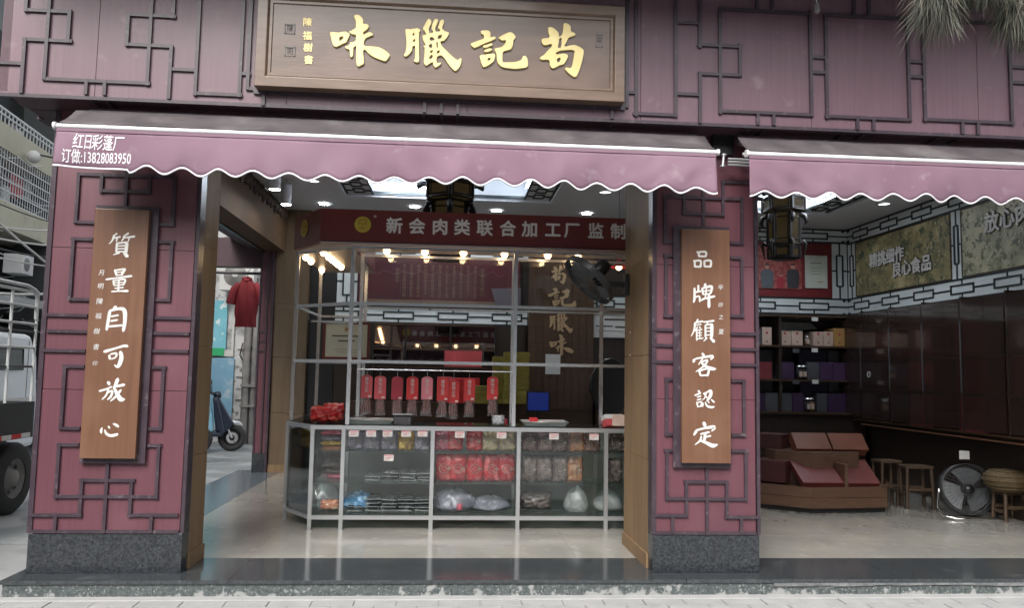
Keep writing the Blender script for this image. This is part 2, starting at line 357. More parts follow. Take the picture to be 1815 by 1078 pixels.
def outline(name, polys, sc, ox, oy, yv, m, parent, ext=.007, bevel=.003):
    """brush outline traced from the photo (holes inside), laid on the board's real plane"""
    cu = bpy.data.curves.new('c', 'CURVE'); cu.dimensions = '2D'; cu.fill_mode = 'BOTH'; cu.extrude = ext; cu.bevel_depth = bevel; cu.bevel_resolution = 1; cu.resolution_u = 4; cu.offset = -bevel*.5
    c = Vector((0,0,0)); P = [[at(x/sc+ox, y/sc+oy, Y=yv) for x, y in p] for p in polys]
    allp = [q for p in P for q in p]; cx = sum(q.x for q in allp)/len(allp); cz = sum(q.z for q in allp)/len(allp)
    for p in P:
        sp = cu.splines.new('BEZIER'); sp.bezier_points.add(len(p)-1); sp.use_cyclic_u = True
        for i, q in enumerate(p):
            bp = sp.bezier_points[i]; bp.co = (q.x-cx, q.z-cz, 0)
        for i in range(len(p)):
            bp = sp.bezier_points[i]; a = sp.bezier_points[i-1].co; b = sp.bezier_points[(i+1) % len(p)].co
            t = (b-a); tl = t.length or 1
            bp.handle_left_type = bp.handle_right_type = 'FREE'
            bp.handle_left = bp.co - t/tl*(bp.co-a).length*.25; bp.handle_right = bp.co + t/tl*(b-bp.co).length*.25
    me = curve_to_mesh(cu, name, m); me.transform(XZ)
    return link(name, me, parent, Vector((cx, yv-ext, cz))-wl(parent))
def brush(strokes, size, yoff=0.):
    """strokes: lists of (x, y, width) in a 100 grid, y down -> mesh in facade plane, centred, facing -Y"""
    mb = MB(); k = size/100
    for si, st in enumerate(strokes):
        P = [Vector((x, y, w)) for x, y, w in st]
        if len(P) == 2: P.insert(1, (P[0]+P[1])/2)
        Q = []
        for i in range(len(P)-1):
            p0 = P[max(i-1,0)]; p1 = P[i]; p2 = P[i+1]; p3 = P[min(i+2,len(P)-1)]
            for t in (0,.25,.5,.75):
                Q.append(.5*((2*p1)+(p2-p0)*t+(2*p0-5*p1+4*p2-p3)*t*t+(3*p1-p0-3*p2+p3)*t**3))
        Q.append(P[-1])
        L = []; Rr = []
        for i, q in enumerate(Q):
            a = Q[max(i-1,0)]; b = Q[min(i+1,len(Q)-1)]; d = Vector((b.x-a.x, b.y-a.y)); d = d.normalized() if d.length else Vector((1,0))
            n = Vector((-d.y, d.x)); h = max(q.z,1)/2*.98*(.75 if i in (0, len(Q)-1) else 1.05)
            L.append(Vector((q.x, q.y))+n*h); Rr.append(Vector((q.x, q.y))-n*h)
        a = Q[0]; b = Q[-1]
        d0 = Vector((Q[1].x-a.x, Q[1].y-a.y)).normalized()*a.z*.35; d1 = Vector((b.x-Q[-2].x, b.y-Q[-2].y)).normalized()*b.z*.35
        f = -.0015-si*.00025
        poly = [Vector((a.x, a.y))-d0]+L+[Vector((b.x, b.y))+d1]+Rr[::-1]
        cen = [Vector((q.x, q.y)) for q in Q]
        def c3(v): return ((v.x-50)*k, f+yoff, (50-v.y)*k)
        vs = [c3(v) for v in L]+[c3(v) for v in cen]+[c3(v) for v in Rr]; n = len(Q); fs = []
        for i in range(n-1): fs += [(i, i+1, n+i+1, n+i), (n+i, n+i+1, 2*n+i+1, 2*n+i)]
        e0 = len(vs); vs += [c3(poly[0]), c3(Vector((b.x,b.y))+d1)]
        fs += [(e0, 0, n), (e0, n, 2*n), (e0+1, 2*n-1, n-1), (e0+1, 3*n-1, 2*n-1)]
        mb.add(vs, fs)
    return mb
def bx(x0,y0,x1,y1,w=6): return [[(x0,y0,w),(x0+1,y1,w-1)],[(x0,y0,w-1),(x1,y0-1,w),(x1-1,y1,w+1)],[(x0+1,y1-2,w-1),(x1,y1-2,w-1)]]
CH = {
'質': [[(30,10,7),(24,15,6),(17,20,5)],[(20,20,8),(14,38,6),(4,50,3)],[(19,28,5),(43,22,7)],[(32,27,7),(30,41,4)],
      [(72,7,7),(66,12,6),(58,17,5)],[(58,17,8),(54,30,6),(48,38,3)],[(60,25,5),(95,19,9)],[(76,23,7),(73,39,4)],
      [(33,46,8),(32,80,7)],[(32,47,6),(64,43,7),(68,48,12),(67,84,10)],[(34,57,5),(64,55,5)],[(34,68,5),(64,66,5)],[(32,79,6),(66,77,5)],[(44,82,8),(22,91,3)],[(58,80,7),(70,92,13),(75,96,10)]],
'量': [[(32,8,8),(40,30,8)],[(33,10,6),(68,4,7),(64,14,9),(58,28,8)],[(38,18,4),(60,15,4)],[(38,29,5),(62,26,5)],[(2,46,8),(48,38,6),(96,30,9)],
      [(30,48,8),(33,68,7)],[(30,50,5),(72,44,7),(66,66,8)],[(34,58,4),(68,55,4)],[(34,68,5),(66,64,5)],[(50,46,6),(50,90,7)],[(36,79,5),(68,75,6)],[(25,92,6),(55,89,6),(86,88,10)]],
'自': [[(46,2,13),(36,12,7)],[(24,20,12),(20,60,12),(16,96,10)],[(22,20,9),(60,10,11),(80,18,16),(84,60,14),(80,99,12)],[(30,42,8),(58,36,7)],[(30,60,8),(56,55,8)],[(24,82,9),(76,76,8)]],
'可': [[(3,34,14),(45,20,9),(82,8,11),(96,10,11)],[(24,48,9),(28,64,10)],[(28,44,7),(52,40,9),(50,56,7),(32,64,6)],[(68,32,14),(74,58,17),(68,84,16),(60,96,10),(48,88,6)]],
'放': [[(32,14,10),(38,24,12)],[(2,50,8),(28,42,8),(48,32,7)],[(36,44,8),(28,66,7),(14,82,5)],[(34,56,6),(50,48,8),(46,70,9),(34,82,5)],
      [(68,2,14),(60,28,12),(54,40,7)],[(60,32,8),(94,24,11)],[(82,44,9),(66,68,9),(46,88,5)],[(58,38,9),(70,62,14),(84,80,18),(98,80,8)]],
'心': [[(10,44,7),(6,58,13),(8,72,9)],[(24,54,7),(34,74,13),(56,84,14),(84,78,15),(88,72,8)],[(42,36,10),(48,46,8)],[(64,22,8),(78,28,14),(92,38,12)]],
'品': bx(30,8,68,32,11)+bx(8,56,40,88,11)+bx(60,54,94,86,11)+[[(20,8,11),(34,14,9)],[(2,54,11),(12,62,9)]],
'牌': [[(12,20,9),(12,62,10),(8,80,6)],[(28,8,9),(28,34,8)],[(12,38,8),(40,32,7)],[(14,58,7),(32,54,7),(34,76,9)],
      [(58,2,13),(54,14,8)],[(44,20,9),(48,46,8)],[(46,20,8),(84,12,11),(78,42,9)],[(48,33,6),(76,28,6)],[(50,46,6),(76,42,6)],[(62,18,6),(56,58,6),(38,72,5)],[(42,66,7),(96,52,10)],[(72,46,10),(72,98,13)]],
'顧': [[(28,3,9),(22,12,6)],[(14,18,6),(50,10,8)],[(14,18,9),(12,46,8),(-2,76,4)],[(16,28,5),(42,24,6)],[(26,36,7),(16,54,5)],[(22,48,7),(22,94,7)],[(34,34,6),(39,42,6)],[(22,50,5),(46,46,5)],[(22,62,5),(44,60,5)],[(22,74,5),(44,71,5)],[(20,88,6),(50,83,6)],[(35,47,5),(35,84,5)],
      [(52,14,7),(98,7,9)],[(72,13,6),(66,24,6)],[(60,26,8),(60,80,8)],[(60,27,6),(84,23,8),(88,30,14),(87,80,13)],[(62,40,5),(84,38,5)],[(62,54,5),(84,52,5)],[(60,70,6),(86,68,5)],[(66,82,8),(52,97,4)],[(80,80,8),(98,98,14)]],
'客': [[(42,2,9),(50,13,12)],[(8,28,12),(4,40,9)],[(12,26,8),(50,18,8),(86,14,13),(78,28,6)],[(44,24,8),(26,50,5)],[(40,38,6),(64,30,8),(50,54,8),(14,80,4)],[(36,40,8),(60,58,12),(84,66,15),(99,66,8)],[(28,72,10),(34,96,8)],[(30,76,6),(68,66,9),(64,96,10)],[(34,95,7),(62,93,7)]],
'認': [[(18,6,10),(26,16,9)],[(0,30,8),(30,18,8)],[(12,38,7),(32,32,7)],[(12,52,7),(32,46,6)],[(10,62,8),(16,86,8)],[(12,66,6),(34,60,8),(30,84,8)],[(14,85,7),(30,82,6)],
      [(42,22,8),(60,14,8),(80,6,14),(78,30,16),(60,56,8)],[(58,16,8),(50,40,6),(38,52,4)],[(48,24,5),(60,40,8)],[(42,66,7),(38,84,8)],[(52,62,8),(62,80,10),(84,86,12),(98,82,6)],[(66,56,7),(72,66,6)],[(82,48,7),(97,62,10)]],
'定': [[(44,2,13),(50,16,14)],[(14,36,12),(4,52,8)],[(12,34,8),(50,24,9),(86,20,15),(76,36,6)],[(30,48,7),(66,40,9)],[(50,44,10),(46,74,11)],[(48,60,7),(72,54,8)],[(34,56,8),(28,74,8),(8,90,4)],[(28,72,8),(54,82,12),(80,93,16),(99,88,7)]],
}
# brush outlines of the four big characters (zoom pixels, scale 10.783)
GC = {}
GC['味'] = ((580,25), [
 [[(60,370),(110,355),(220,365),(350,345),(400,365),(435,405),(400,480),(375,540),(300,580),(180,635),(140,625),(110,580),(80,460)],[(240,455),(310,440),(305,480),(250,530),(235,510)]],
 [[(515,45),(560,20),(620,35),(670,80),(695,130),(695,190),(750,200),(800,240),(770,300),(695,355),(700,400),(770,370),(830,360),(880,405),(830,430),(760,460),(715,510),(710,610),(850,630),(980,645),(1080,690),(1160,750),(1195,800),(1150,880),(1110,910),(1040,890),(900,835),(800,770),(705,690),(700,850),(700,960),(650,990),(600,1010),(570,980),(560,850),(555,620),(510,650),(500,720),(490,810),(465,835),(440,800),(430,690),(390,680),(345,640),(430,600),(450,550),(520,540),(550,510),(550,410),(500,400),(425,350),(500,310),(550,270),(550,150)]]])
GC['臘'] = ((710,30), [
 [[(100,250),(190,250),(320,225),(360,245),(380,275),(355,310),(352,600),(355,860),(310,880),(255,850),(280,800),(275,560),(230,580),(215,660),(150,740),(100,770),(70,745),(100,670),(115,560),(110,400)],[(235,330),(265,320),(262,365),(232,365)],[(245,450),(280,440),(275,480),(240,490)]],
 [[(510,70),(545,50),(585,80),(590,130),(560,190),(540,250),(560,320),(625,300),(595,240),(600,180),(640,70),(680,48),(718,75),(700,150),(670,210),(675,290),(760,275),(715,220),(740,150),(770,70),(810,60),(832,85),(820,150),(795,220),(830,275),(890,295),(925,320),(890,400),(830,465),(765,480),(785,560),(870,650),(960,740),(1085,835),(1155,800),(1160,880),(1125,970),(1050,1040),(980,990),(900,890),(840,800),(775,745),(700,775),(695,890),(775,890),(720,950),(665,975),(630,930),(615,880),(560,900),(490,940),(450,890),(460,700),(460,600),(440,570),(480,550),(440,470),(420,370),(490,345),(430,240),(470,150)],
  [(560,410),(600,395),(650,440),(590,470),(565,460)],[(725,370),(790,360),(760,430),(715,430)],[(545,550),(600,530),(600,600),(565,610)],[(685,500),(705,490),(715,600),(692,605)],[(565,665),(615,650),(605,690),(570,700)],[(560,760),(612,740),(605,795),(555,820)],[(700,670),(735,645),(745,695),(695,710)]]])
GC['記'] = ((830,45), [
 [[(245,120),(310,108),(380,110),(420,150),(430,235),(500,228),(522,255),(450,300),(300,360),(180,420),(110,440),(75,415),(50,365),(90,340),(200,300),(295,260),(295,200),(255,175)]],
 [[(280,405),(360,380),(440,355),(460,380),(400,415),(300,440)]],[[(300,495),(360,465),(420,450),(455,475),(400,505),(330,520)]],
 [[(225,590),(330,570),(490,550),(512,590),(480,700),(400,760),(330,800),(285,805),(260,760),(235,680)],[(375,640),(425,630),(415,670),(375,685)]],
 [[(580,240),(700,175),(800,140),(870,180),(900,240),(865,290),(845,400),(815,460),(740,490),(670,510),(655,560),(655,710),(700,720),(900,710),(1010,670),(1050,600),(1085,595),(1120,640),(1135,730),(1125,800),(1050,825),(900,840),(740,825),(630,795),(565,730),(545,640),(540,560),(505,460),(620,430),(690,380),(715,300),(650,300),(600,275)]]])
GC['苟'] = ((950,40), [
 [[(235,105),(310,105),(370,150),(425,210),(430,270),(450,285),(500,230),(520,130),(525,35),(560,22),(620,50),(655,90),(665,180),(720,205),(748,240),(690,275),(620,300),(580,380),(540,465),(640,450),(740,440),(840,485),(905,550),(890,680),(860,800),(820,930),(770,1030),(740,1050),(690,1030),(600,960),(555,880),(640,880),(680,860),(710,720),(730,600),(725,545),(640,530),(540,540),(430,555),(370,600),(400,620),(520,605),(580,620),(605,650),(580,720),(530,800),(440,830),(370,870),(310,885),(270,840),(240,725),(110,720),(75,690),(150,630),(230,540),(310,440),(270,420),(180,445),(130,430),(112,330),(250,295),(235,200)],
  [(445,310),(485,310),(470,490),(415,490),(430,380)],[(400,700),(465,685),(450,755),(400,770)]]])
# ================================================================== SETTING
GZ = -.11
g = B0().box(-60,60,-40,-.55,GZ-.3,GZ-.004).box(-60,-2.86,-.55,70,GZ-.3,GZ-.004); struct('street', g, 'street')
al = B0().box(-9,-2.40,5.55,12,GZ-.002,GZ+.004).box(-4.6,-2.87,1.4,5.55,GZ-.002,GZ+.004); struct('alley_ground', al, 'alley')
kb = struct('kerb_strip', B0().box(-2.86,8,-.55,-.19,GZ-.2,GZ-.006), 'street')
# cement fillet against the riser, and the first rows of kerb pavers
struct('cement_fillet', B0().prismx([(-.184,GZ-.004),(-.262,GZ-.004),(-.25,GZ+.003),(-.184,GZ+.006)], -2.86, 8), 'paver')
for r in range(3):
    for i in range(33):
        x = -3.3+i*.272+(.136 if r % 2 else 0); dz = random.uniform(-.002,.002)
        piece('paver', 'paver', x+.004, x+.268, -.405-r*.135, -.28-r*.135, GZ-.03, GZ+.004+dz, kb)

# granite step: treads, nosing, riser stones
st = struct('granite_step', B0().box(-2.84,8,-.165,.43,GZ-.1,-.004), 'grout')
xs = [-2.86,-1.42,1.66,3.2,4.75,6.3,8]
for a, b in zip(xs, xs[1:]):
    piece('step_slab', 'granite_top', a+.0025, b-.0025, -.195, .437, -.024, 0, st)
xr = [-2.845,-1.9,-1.0,.05,1.15,2.2,3.2,4.3,5.4,6.6,8]
for a, b in zip(xr, xr[1:]):
    piece('riser_slab', 'riser', a+.0015, b-.0015, -.183, -.163, GZ-.05, -.0245, st)
for i in range(40):
    x = 2.28+i*.145; piece('mortar_ridge', 'mortar', x, x+.146, -.196+random.uniform(0,.004), -.1835, -.045+random.uniform(-.004,.006), -.0255, st)
# interior floor
fl = struct('floor', B0().box(-2.27,5.9,.44,5.6,-.12,-.003), 'grout')
nx, ny = 10, 6; X0, X1, Y0, Y1 = -2.27, 5.9, .44, 5.6
for i in range(nx):
    for j in range(ny):
        a = X0+(X1-X0)*i/nx; b = X0+(X1-X0)*(i+1)/nx; c = Y0+(Y1-Y0)*j/ny; d = Y0+(Y1-Y0)*(j+1)/ny
        piece('floor_tile', 'marble', a+.0012, b-.0012, c+.0012, d-.0012, -.012, 0, fl)
sf = struct('side_threshold', B0().box(-2.86,-2.275,.44,5.6,-.3,-.012), 'grout')
for i in range(5):
    a = .44+i*1.03; piece('threshold_slab', 'bluegranite', -2.86, -2.273, a+.001, a+1.029, -.012, -.0005, sf)

# ceiling with two recesses
CZ = 3.6
rec = [(-1.34,1.23,1.6,4.2), (3.35,4.95,1.6,4.35)]
c = B0()
c.box(-2.3,5.9,.25,1.6,CZ,CZ+.08).box(-2.3,5.9,4.35,5.6,CZ,CZ+.08).box(-2.3,-1.34,1.6,4.35,CZ,CZ+.08).box(1.23,3.35,1.6,4.35,CZ,CZ+.08).box(4.95,5.9,1.6,4.35,CZ,CZ+.08).box(-1.34,1.23,4.2,4.35,CZ,CZ+.08)
c.box(-2.3,5.9,.25,5.6,CZ+.30,CZ+.36)
struct('ceiling', c, 'ceiling')
for (a,b,y0,y1) in rec:
    t = B0(); w=.09
    t.box(a-w,b+w,y1,y1+w,CZ-.035,CZ-.002).box(a-w,b+w,y0-w,y0,CZ-.035,CZ-.002).box(a-w,a,y0,y1,CZ-.035,CZ-.002).box(b,b+w,y0,y1,CZ-.035,CZ-.002)
    t.box(a,b,y1-.004,y1+.02,CZ+.08,CZ+.3).box(a-.02,a+.004,y0,y1,CZ+.08,CZ+.3).box(b-.004,b+.02,y0,y1,CZ+.08,CZ+.3)
    cor = thing('ceiling_cornice', 'white stepped cornice round the lit ceiling recess over the '+('glass counter' if a < 0 else 'gift box room on the right'), 'cornice', ((a+b)/2,(y0+y1)/2,CZ))
    part('cornice_moulding', t, 'ceilwhite', cor)
    # recess edge lattice (dark bars between the cornice and the tubes)
    for (x0_,x1_,sx) in ((a,a+.34,1),(b-.34,b,-1)):
        piece('lattice_board', 'band', x0_, x1_, y0, y1, CZ+.012, CZ+.03, cor)
        n = 8
        for k in range(n):
            yy = y1-.06-k*(y1-y0-.1)/n
            if yy < y1-1.7: break
            piece('lattice_bar', 'line', x0_+.11, x1_-.11, yy-.21, yy-.19, CZ-.002, CZ+.012, cor)
            piece('lattice_bar', 'line', x0_+.11, x1_-.11, yy-.01, yy+.01, CZ-.002, CZ+.012, cor)
            piece('lattice_bar', 'line', x0_+.10, x0_+.12, yy-.2, yy, CZ-.004, CZ+.012, cor)
            piece('lattice_bar', 'line', x1_-.12, x1_-.10, yy-.2, yy, CZ-.004, CZ+.012, cor)
            piece('lattice_bar', 'line', x0_+.02, x0_+.10, yy-.11, yy-.09, CZ-.003, CZ+.012, cor)
            piece('lattice_bar', 'line', x1_-.10, x1_-.02, yy-.11, yy-.09, CZ-.003, CZ+.012, cor)
        piece('lattice_bar', 'line', x0_+.0, x0_+.02, y0, y1, CZ-.006, CZ+.012, cor)
        piece('lattice_bar', 'line', x1_-.02, x1_, y0, y1, CZ-.006, CZ+.012, cor)
    piece('lattice_bar', 'line', a+.34, b-.34, y1-.05, y1-.03, CZ-.001, CZ+.012, cor)
    piece('lattice_bar', 'line', a+.34, b-.34, y1-.13, y1-.115, CZ-.001, CZ+.012, cor)

def lit_tube(x0,y0,x1,y1,label,m='tube'):
    t = thing('fluorescent_tube', label, 'tube light', ((x0+x1)/2,(y0+y1)/2,CZ+.1), group='tube lights in the ceiling recesses')
    part('lamp_tube', B0().tube([(x0,y0,CZ+.06),(x1,y1,CZ+.06)], .022, 8), 'tube_right' if x0 > 2 else 'tube', t)
    dx = .03 if x0 == x1 else 0; dy = .03 if y0 == y1 else 0
    part('batten', B0().box(min(x0,x1)-.02-dx,max(x0,x1)+.02+dx,min(y0,y1)-.02-dy,max(y0,y1)+.02+dy,CZ+.09,CZ+.13), 'ceilwhite', t)
lit_tube(-1.0,2.4,-1.0,3.75,'lit fluorescent tube running front to back, left side of the counter recess')
lit_tube(-.88,3.98,.05,3.98,'long lit fluorescent tube across the rear of the recess, behind the left lantern')
lit_tube(.93,2.6,.93,3.95,'lit fluorescent tube running front to back, right of the left lantern')
lit_tube(4.55,2.2,4.55,3.9,'lit fluorescent tube slanting to the corner right of the right lantern')
lit_tube(4.10,4.08,4.42,4.08,'short lit fluorescent tube just right of the right lantern')
lit_tube(3.45,4.08,3.85,4.08,'short lit fluorescent tube mostly behind the right lantern')

def downlight(px, py, label):
    p = at(px, py, Z=CZ-.004); t = thing('downlight', label, 'downlight', p, group='recessed ceiling downlights')
    part('trim_ring', B0().lathe([(.095,0),(.098,-.008),(.075,-.012),(.07,0)], p, 20), 'steelb', t)
    part('lamp_lens', B0().lathe([(.07,-.003),(.035,-.006),(.0005,-.007)], p, 20), 'dimspot' if px in (555,1073,1567) else 'spot', t)
for px, py, s in ((575,361,'lit ceiling downlight just above the left end of the maroon header'),(735,366,'lit ceiling downlight left of the left lantern'),(880,373,'lit ceiling downlight right of the left lantern'),(1040,378,'lit ceiling downlight nearest above the right end of the maroon header'),(555,320,'dim front ceiling downlight beside the two can lights'),(1073,340,'front ceiling downlight near the right wood pillar'),(1567,361,'ceiling downlight in the gift box room near the frieze')):
    downlight(px, py, s)
for (px, py, s) in ((487,336,'front white can light hanging by the left beam'),(507,363,'rear white can light hanging by the left beam')):
    p = at(px, py, Z=3.30); t = thing('can_light', s, 'can light', p, group='white can lights')
    part('can', B0().lathe([(.055,0),(.058,.01),(.058,.26),(.0005,.26)], p, 20), 'ceilwhite', t)
    part('lamp_lens', B0().lathe([(.055,.004),(.0005,.004)], p, 20), 'spot', t)
    part('stem', B0().tube([(p.x,p.y,p.z+.25),(p.x,p.y,CZ)], .014), 'ceilwhite', t)

# ------------------------------------------------------------------ walls
wl_ = thing('back_wall', 'back wall of the shop with dark lower part', 'wall', (1.7,5.5,0))
part('wall_face', B0().box(-2.42,5.95,5.5,5.62,0,CZ), 'darkwood', wl_)
rw = thing('right_wall', 'right side wall of the gift box room', 'wall', (5.83,2.9,0))
part('wall_face', B0().box(5.83,5.95,.25,5.5,0,CZ), 'darkwood', rw)
# outer roof slab to keep the sky out
struct('roof_slab', B0().box(-3.0,8,.0,5.7,CZ+.38,CZ+.5), 'greywall')

# frieze: pale bands with dark lattice bars (key pattern: boxes joined by rails)
def hband(th, plane, pv, a0, a1, z0, z1, n, first=.5, facing=-1):
    """band in the plane Y=pv (along X) or X=pv (along Y)"""
    d = .012; e = .02
    def P(name, m, u0, u1, w0, w1, t0, t1):
        if plane == 'Y': piece(name, m, u0, u1, pv-t1, pv-t0, w0, w1, th)
        else: piece(name, m, pv-t1, pv-t0, u0, u1, w0, w1, th)
    P('frieze_board', 'band', a0, a1, z0, z1, 0, d)
    P('lattice_bar', 'line', a0, a1, z0, z0+.022, d, e); P('lattice_bar', 'line', a0, a1, z1-.022, z1, d, e)
    pitch = (a1-a0)/n; zc = (z0+z1)/2; hw = pitch*.27; hh = (z1-z0)*.19; b = .011
    for i in range(n):
        c = a0+pitch*(i+first)
        P('lattice_bar', 'line', c-hw, c+hw, zc+hh-b, zc+hh+b, d, e); P('lattice_bar', 'line', c-hw, c+hw, zc-hh-b, zc-hh+b, d, e)
        P('lattice_bar', 'line', c-hw-b, c-hw+b, zc-hh-b+.001, zc+hh+b-.001, d, e+.002); P('lattice_bar', 'line', c+hw-b, c+hw+b, zc-hh-b+.001, zc+hh+b-.001, d, e+.002)
        P('lattice_bar', 'line', c-b, c+b, zc+hh, z1-.011, d, e-.002); P('lattice_bar', 'line', c-b, c+b, z0+.011, zc-hh, d, e-.002)
        if i < n-1: P('lattice_bar', 'line', c+hw, c+pitch-hw, zc-b, zc+b, d, e-.001)
        if i == 0: P('lattice_bar', 'line', a0, c-hw, zc-b, zc+b, d, e-.001)
        if i == n-1: P('lattice_bar', 'line', c+hw, a1, zc-b, zc+b, d, e-.001)
def vband(th, plane, pv, a0, a1, z0, z1):
    d = .012; e = .02
    def P(name, m, u0, u1, w0, w1, t0, t1):
        if plane == 'Y': piece(name, m, u0, u1, pv-t1, pv-t0, w0, w1, th)
        else: piece(name, m, pv-t1, pv-t0, u0, u1, w0, w1, th)
    P('frieze_board', 'band', a0, a1, z0+.001, z1-.001, 0, d-.001)
    c = (a0+a1)/2; b = .011; hw = (a1-a0)*.20; zc = (z0+z1)/2; hh = (z1-z0)*.28
    P('lattice_bar', 'line', c-hw, c+hw, zc+hh-b, zc+hh+b, d-.001, e); P('lattice_bar', 'line', c-hw, c+hw, zc-hh-b, zc-hh+b, d-.001, e)
    P('lattice_bar', 'line', c-hw-b, c-hw+b, zc-hh, zc+hh, d-.001, e+.002); P('lattice_bar', 'line', c+hw-b, c+hw+b, zc-hh, zc+hh, d-.001, e+.002)
    P('lattice_bar', 'line', c-b, c+b, zc+hh, z1, d-.001, e-.002); P('lattice_bar', 'line', c-b, c+b, z0, zc-hh, d-.001, e-.002)
    P('lattice_bar', 'line', a0, c-hw, zc-b, zc+b, d-.001, e-.002); P('lattice_bar', 'line', c+hw, a1, zc-b, zc+b, d-.001, e-.002)
f1 = thing('frieze', 'pale lattice frieze on the back wall behind the glass counter', 'frieze', (0,5.5,2.2))
hband(f1, 'Y', 5.5, -1.97, 1.08, 2.055, 2.29, 4, .62); hband(f1, 'Y', 5.5, -1.97, 1.08, 2.98, 3.22, 4, .62)
vband(f1, 'Y', 5.5, -1.60, -1.32, 2.29, 2.98)
f1b = thing('frieze', 'pale lattice frieze right of the brown wood panel, behind the wall fan', 'frieze', (2.5,5.5,2.2))
hband(f1b, 'Y', 5.5, 2.02, 3.4, 2.29, 2.53, 3, .4); hband(f1b, 'Y', 5.5, 2.02, 3.4, 3.39, 3.59, 3, .4)
f2 = thing('frieze', 'pale lattice frieze on the rear wall of the gift box room, around the red board', 'frieze', (4.8,5.5,2.4))
hband(f2, 'Y', 5.5, 3.4, 5.82, 2.32, 2.57, 3, .35); hband(f2, 'Y', 5.5, 3.4, 5.82, 3.385, CZ-.004, 3, .35)
vband(f2, 'Y', 5.5, 5.58, 5.81, 2.57, 3.385)
f3 = thing('frieze', 'pale lattice frieze on the right side wall, framing two landscape panels', 'frieze', (5.83,3.5,2.4))
hband(f3, 'X', 5.83, .3, 5.478, 2.32, 2.57, 7, .5); hband(f3, 'X', 5.83, .3, 5.478, 3.365, CZ-.004, 7, .5)
for a, b in ((5.25,5.476),(2.88,3.06),(.75,.93)): vband(f3, 'X', 5.83, a, b, 2.57, 3.365)
for z in (2.335,2.54,3.405,3.57):
    for s_ in (0,1):
        if s_: piece('corner_block', 'line', 5.79, 5.808, 5.40, 5.45, z-.022, z+.022, f3)
        else: piece('corner_block', 'line', 5.73, 5.77, 5.476, 5.48, z-.022, z+.022, f2)

# landscape panels with raised characters on the right wall (read along -Y)
def wall_panel(y0, y1, z0, z1, m, rows, label):
    t = thing('landscape_panel', label, 'wall panel', (5.83,(y0+y1)/2,(z0+z1)/2))
    part('picture', B0().box(5.812,5.828,y0,y1,z0,z1), m, t)
    for (a,b,c_,d_) in ((y0,y0+.012,z0,z1),(y1-.012,y1,z0,z1),(y0+.012,y1-.012,z0,z0+.012),(y0+.012,y1-.012,z1-.012,z1)):
        piece('edge_strip', 'darkwood2', 5.806, 5.812, a, b, c_, d_, t)
    for (s, yc, zc, size) in rows:
        o = text(s, size, 'ink', t, (5.806,yc,zc), 'character_backing', .004, rz=-math.pi/2, fat=.013)
        o = text(s, size, 'letter', t, (5.797,yc,zc), 'raised_characters', .005, rz=-math.pi/2, fat=.0045)
wall_panel(3.065,5.245,2.575,3.36,'painting',[('精挑细作',4.42,3.02,.21),('良心食品',3.85,2.82,.215)],'green brown landscape panel with two rows of characters, nearest the room corner')
wall_panel(.935,2.875,2.575,3.36,'painting2',[('放心肉',2.10,3.10,.235),('品',1.72,2.84,.25)],'paler landscape panel with large characters, cut by the right edge of the photo')

# side (left) opening: inner beam, ornament, outer beams, back column
sb = thing('side_beam', 'wood faced beam over the side opening, left of the ceiling', 'beam', (-2.3,2.9,3.0))
part('beam_face', B0().box(-2.56,-2.30,.44,5.33,3.0,3.41), 'beamwood', sb)
part('light_groove', B0().box(-2.62,-2.565,.44,5.33,2.985,3.2), 'black', sb)
orn = B0()
for i in range(70):
    y = .5+i*.069; z = 3.505+.03*math.sin(i*2.1); r = .075+.02*math.sin(i*1.3)
    orn.lathe([(.001,-r),(.035,-r*.5),(.045,0),(.03,r*.6),(.001,r)], (-2.30,y,z), 6)
part('carved_band', orn.box(-2.52,-2.305,.44,5.33,3.41,CZ-.003), 'ornament', sb)
ob = thing('outer_side_beam', 'dark plum outer beam and soffit over the side opening', 'beam', (-2.9,2.9,3.2))
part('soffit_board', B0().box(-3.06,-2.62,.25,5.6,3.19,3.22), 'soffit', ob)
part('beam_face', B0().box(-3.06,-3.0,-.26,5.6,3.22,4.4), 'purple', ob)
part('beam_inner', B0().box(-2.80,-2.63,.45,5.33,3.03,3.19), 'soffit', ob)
cb = thing('cross_beam', 'dark plum cross beam outside above the hanging red shirt', 'beam', (-3.2,5.45,2.8))
part('beam_body', B0().box(-3.9,-2.62,5.35,5.5,2.78,3.18), 'soffit', cb)
part('support_post', B0().box(-3.9,-3.8,5.38,5.47,-.11,2.78), 'soffit', cb)
part('hanging_rod', B0().tube([(-3.9,5.42,2.70),(-2.62,5.42,2.70)], .02), 'black', cb)
bc = thing('rear_column', 'dark plum column with granite foot at the rear of the side opening', 'column', (-2.58,5.4,0))
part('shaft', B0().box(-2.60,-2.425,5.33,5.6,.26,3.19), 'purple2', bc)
part('foot', B0().box(-2.62,-2.423,5.32,5.6,0,.26), 'granite', bc)
for i in range(3): piece('lattice_bar', 'trim', -2.61, -2.50, 5.31, 5.33, 1.62+i*.13, 1.64+i*.13, bc)
piece('corner_trim', 'trim', -2.515, -2.495, 5.31, 5.33, .26, 3.19, bc); piece('corner_trim', 'trim', -2.615, -2.595, 5.31, 5.33, .26, 3.19, bc); piece('corner_trim', 'trim', -2.45, -2.42, 5.305, 5.33, .0, 3.19, bc)
wc = thing('wood_clad_wall', 'honey wood clad wall section behind the left end of the counter', 'wall', (-2.2,5.4,0))
for z0,z1 in ((.10,.79),(.794,1.55),(1.554,2.28),(2.284,CZ)):
    for x0_,x1_ in ((-2.418,-1.97),): piece('cladding_panel', 'claddark', x0_, x1_, 5.36, 5.5, z0, z1, wc)
piece('skirting', 'woodL', -2.415, -1.975, 5.34, 5.5, 0, .10, wc)
bp_ = thing('black_panel', 'narrow black panel on the back wall beside the wood cladding', 'panel', (-1.75,5.48,2.5))
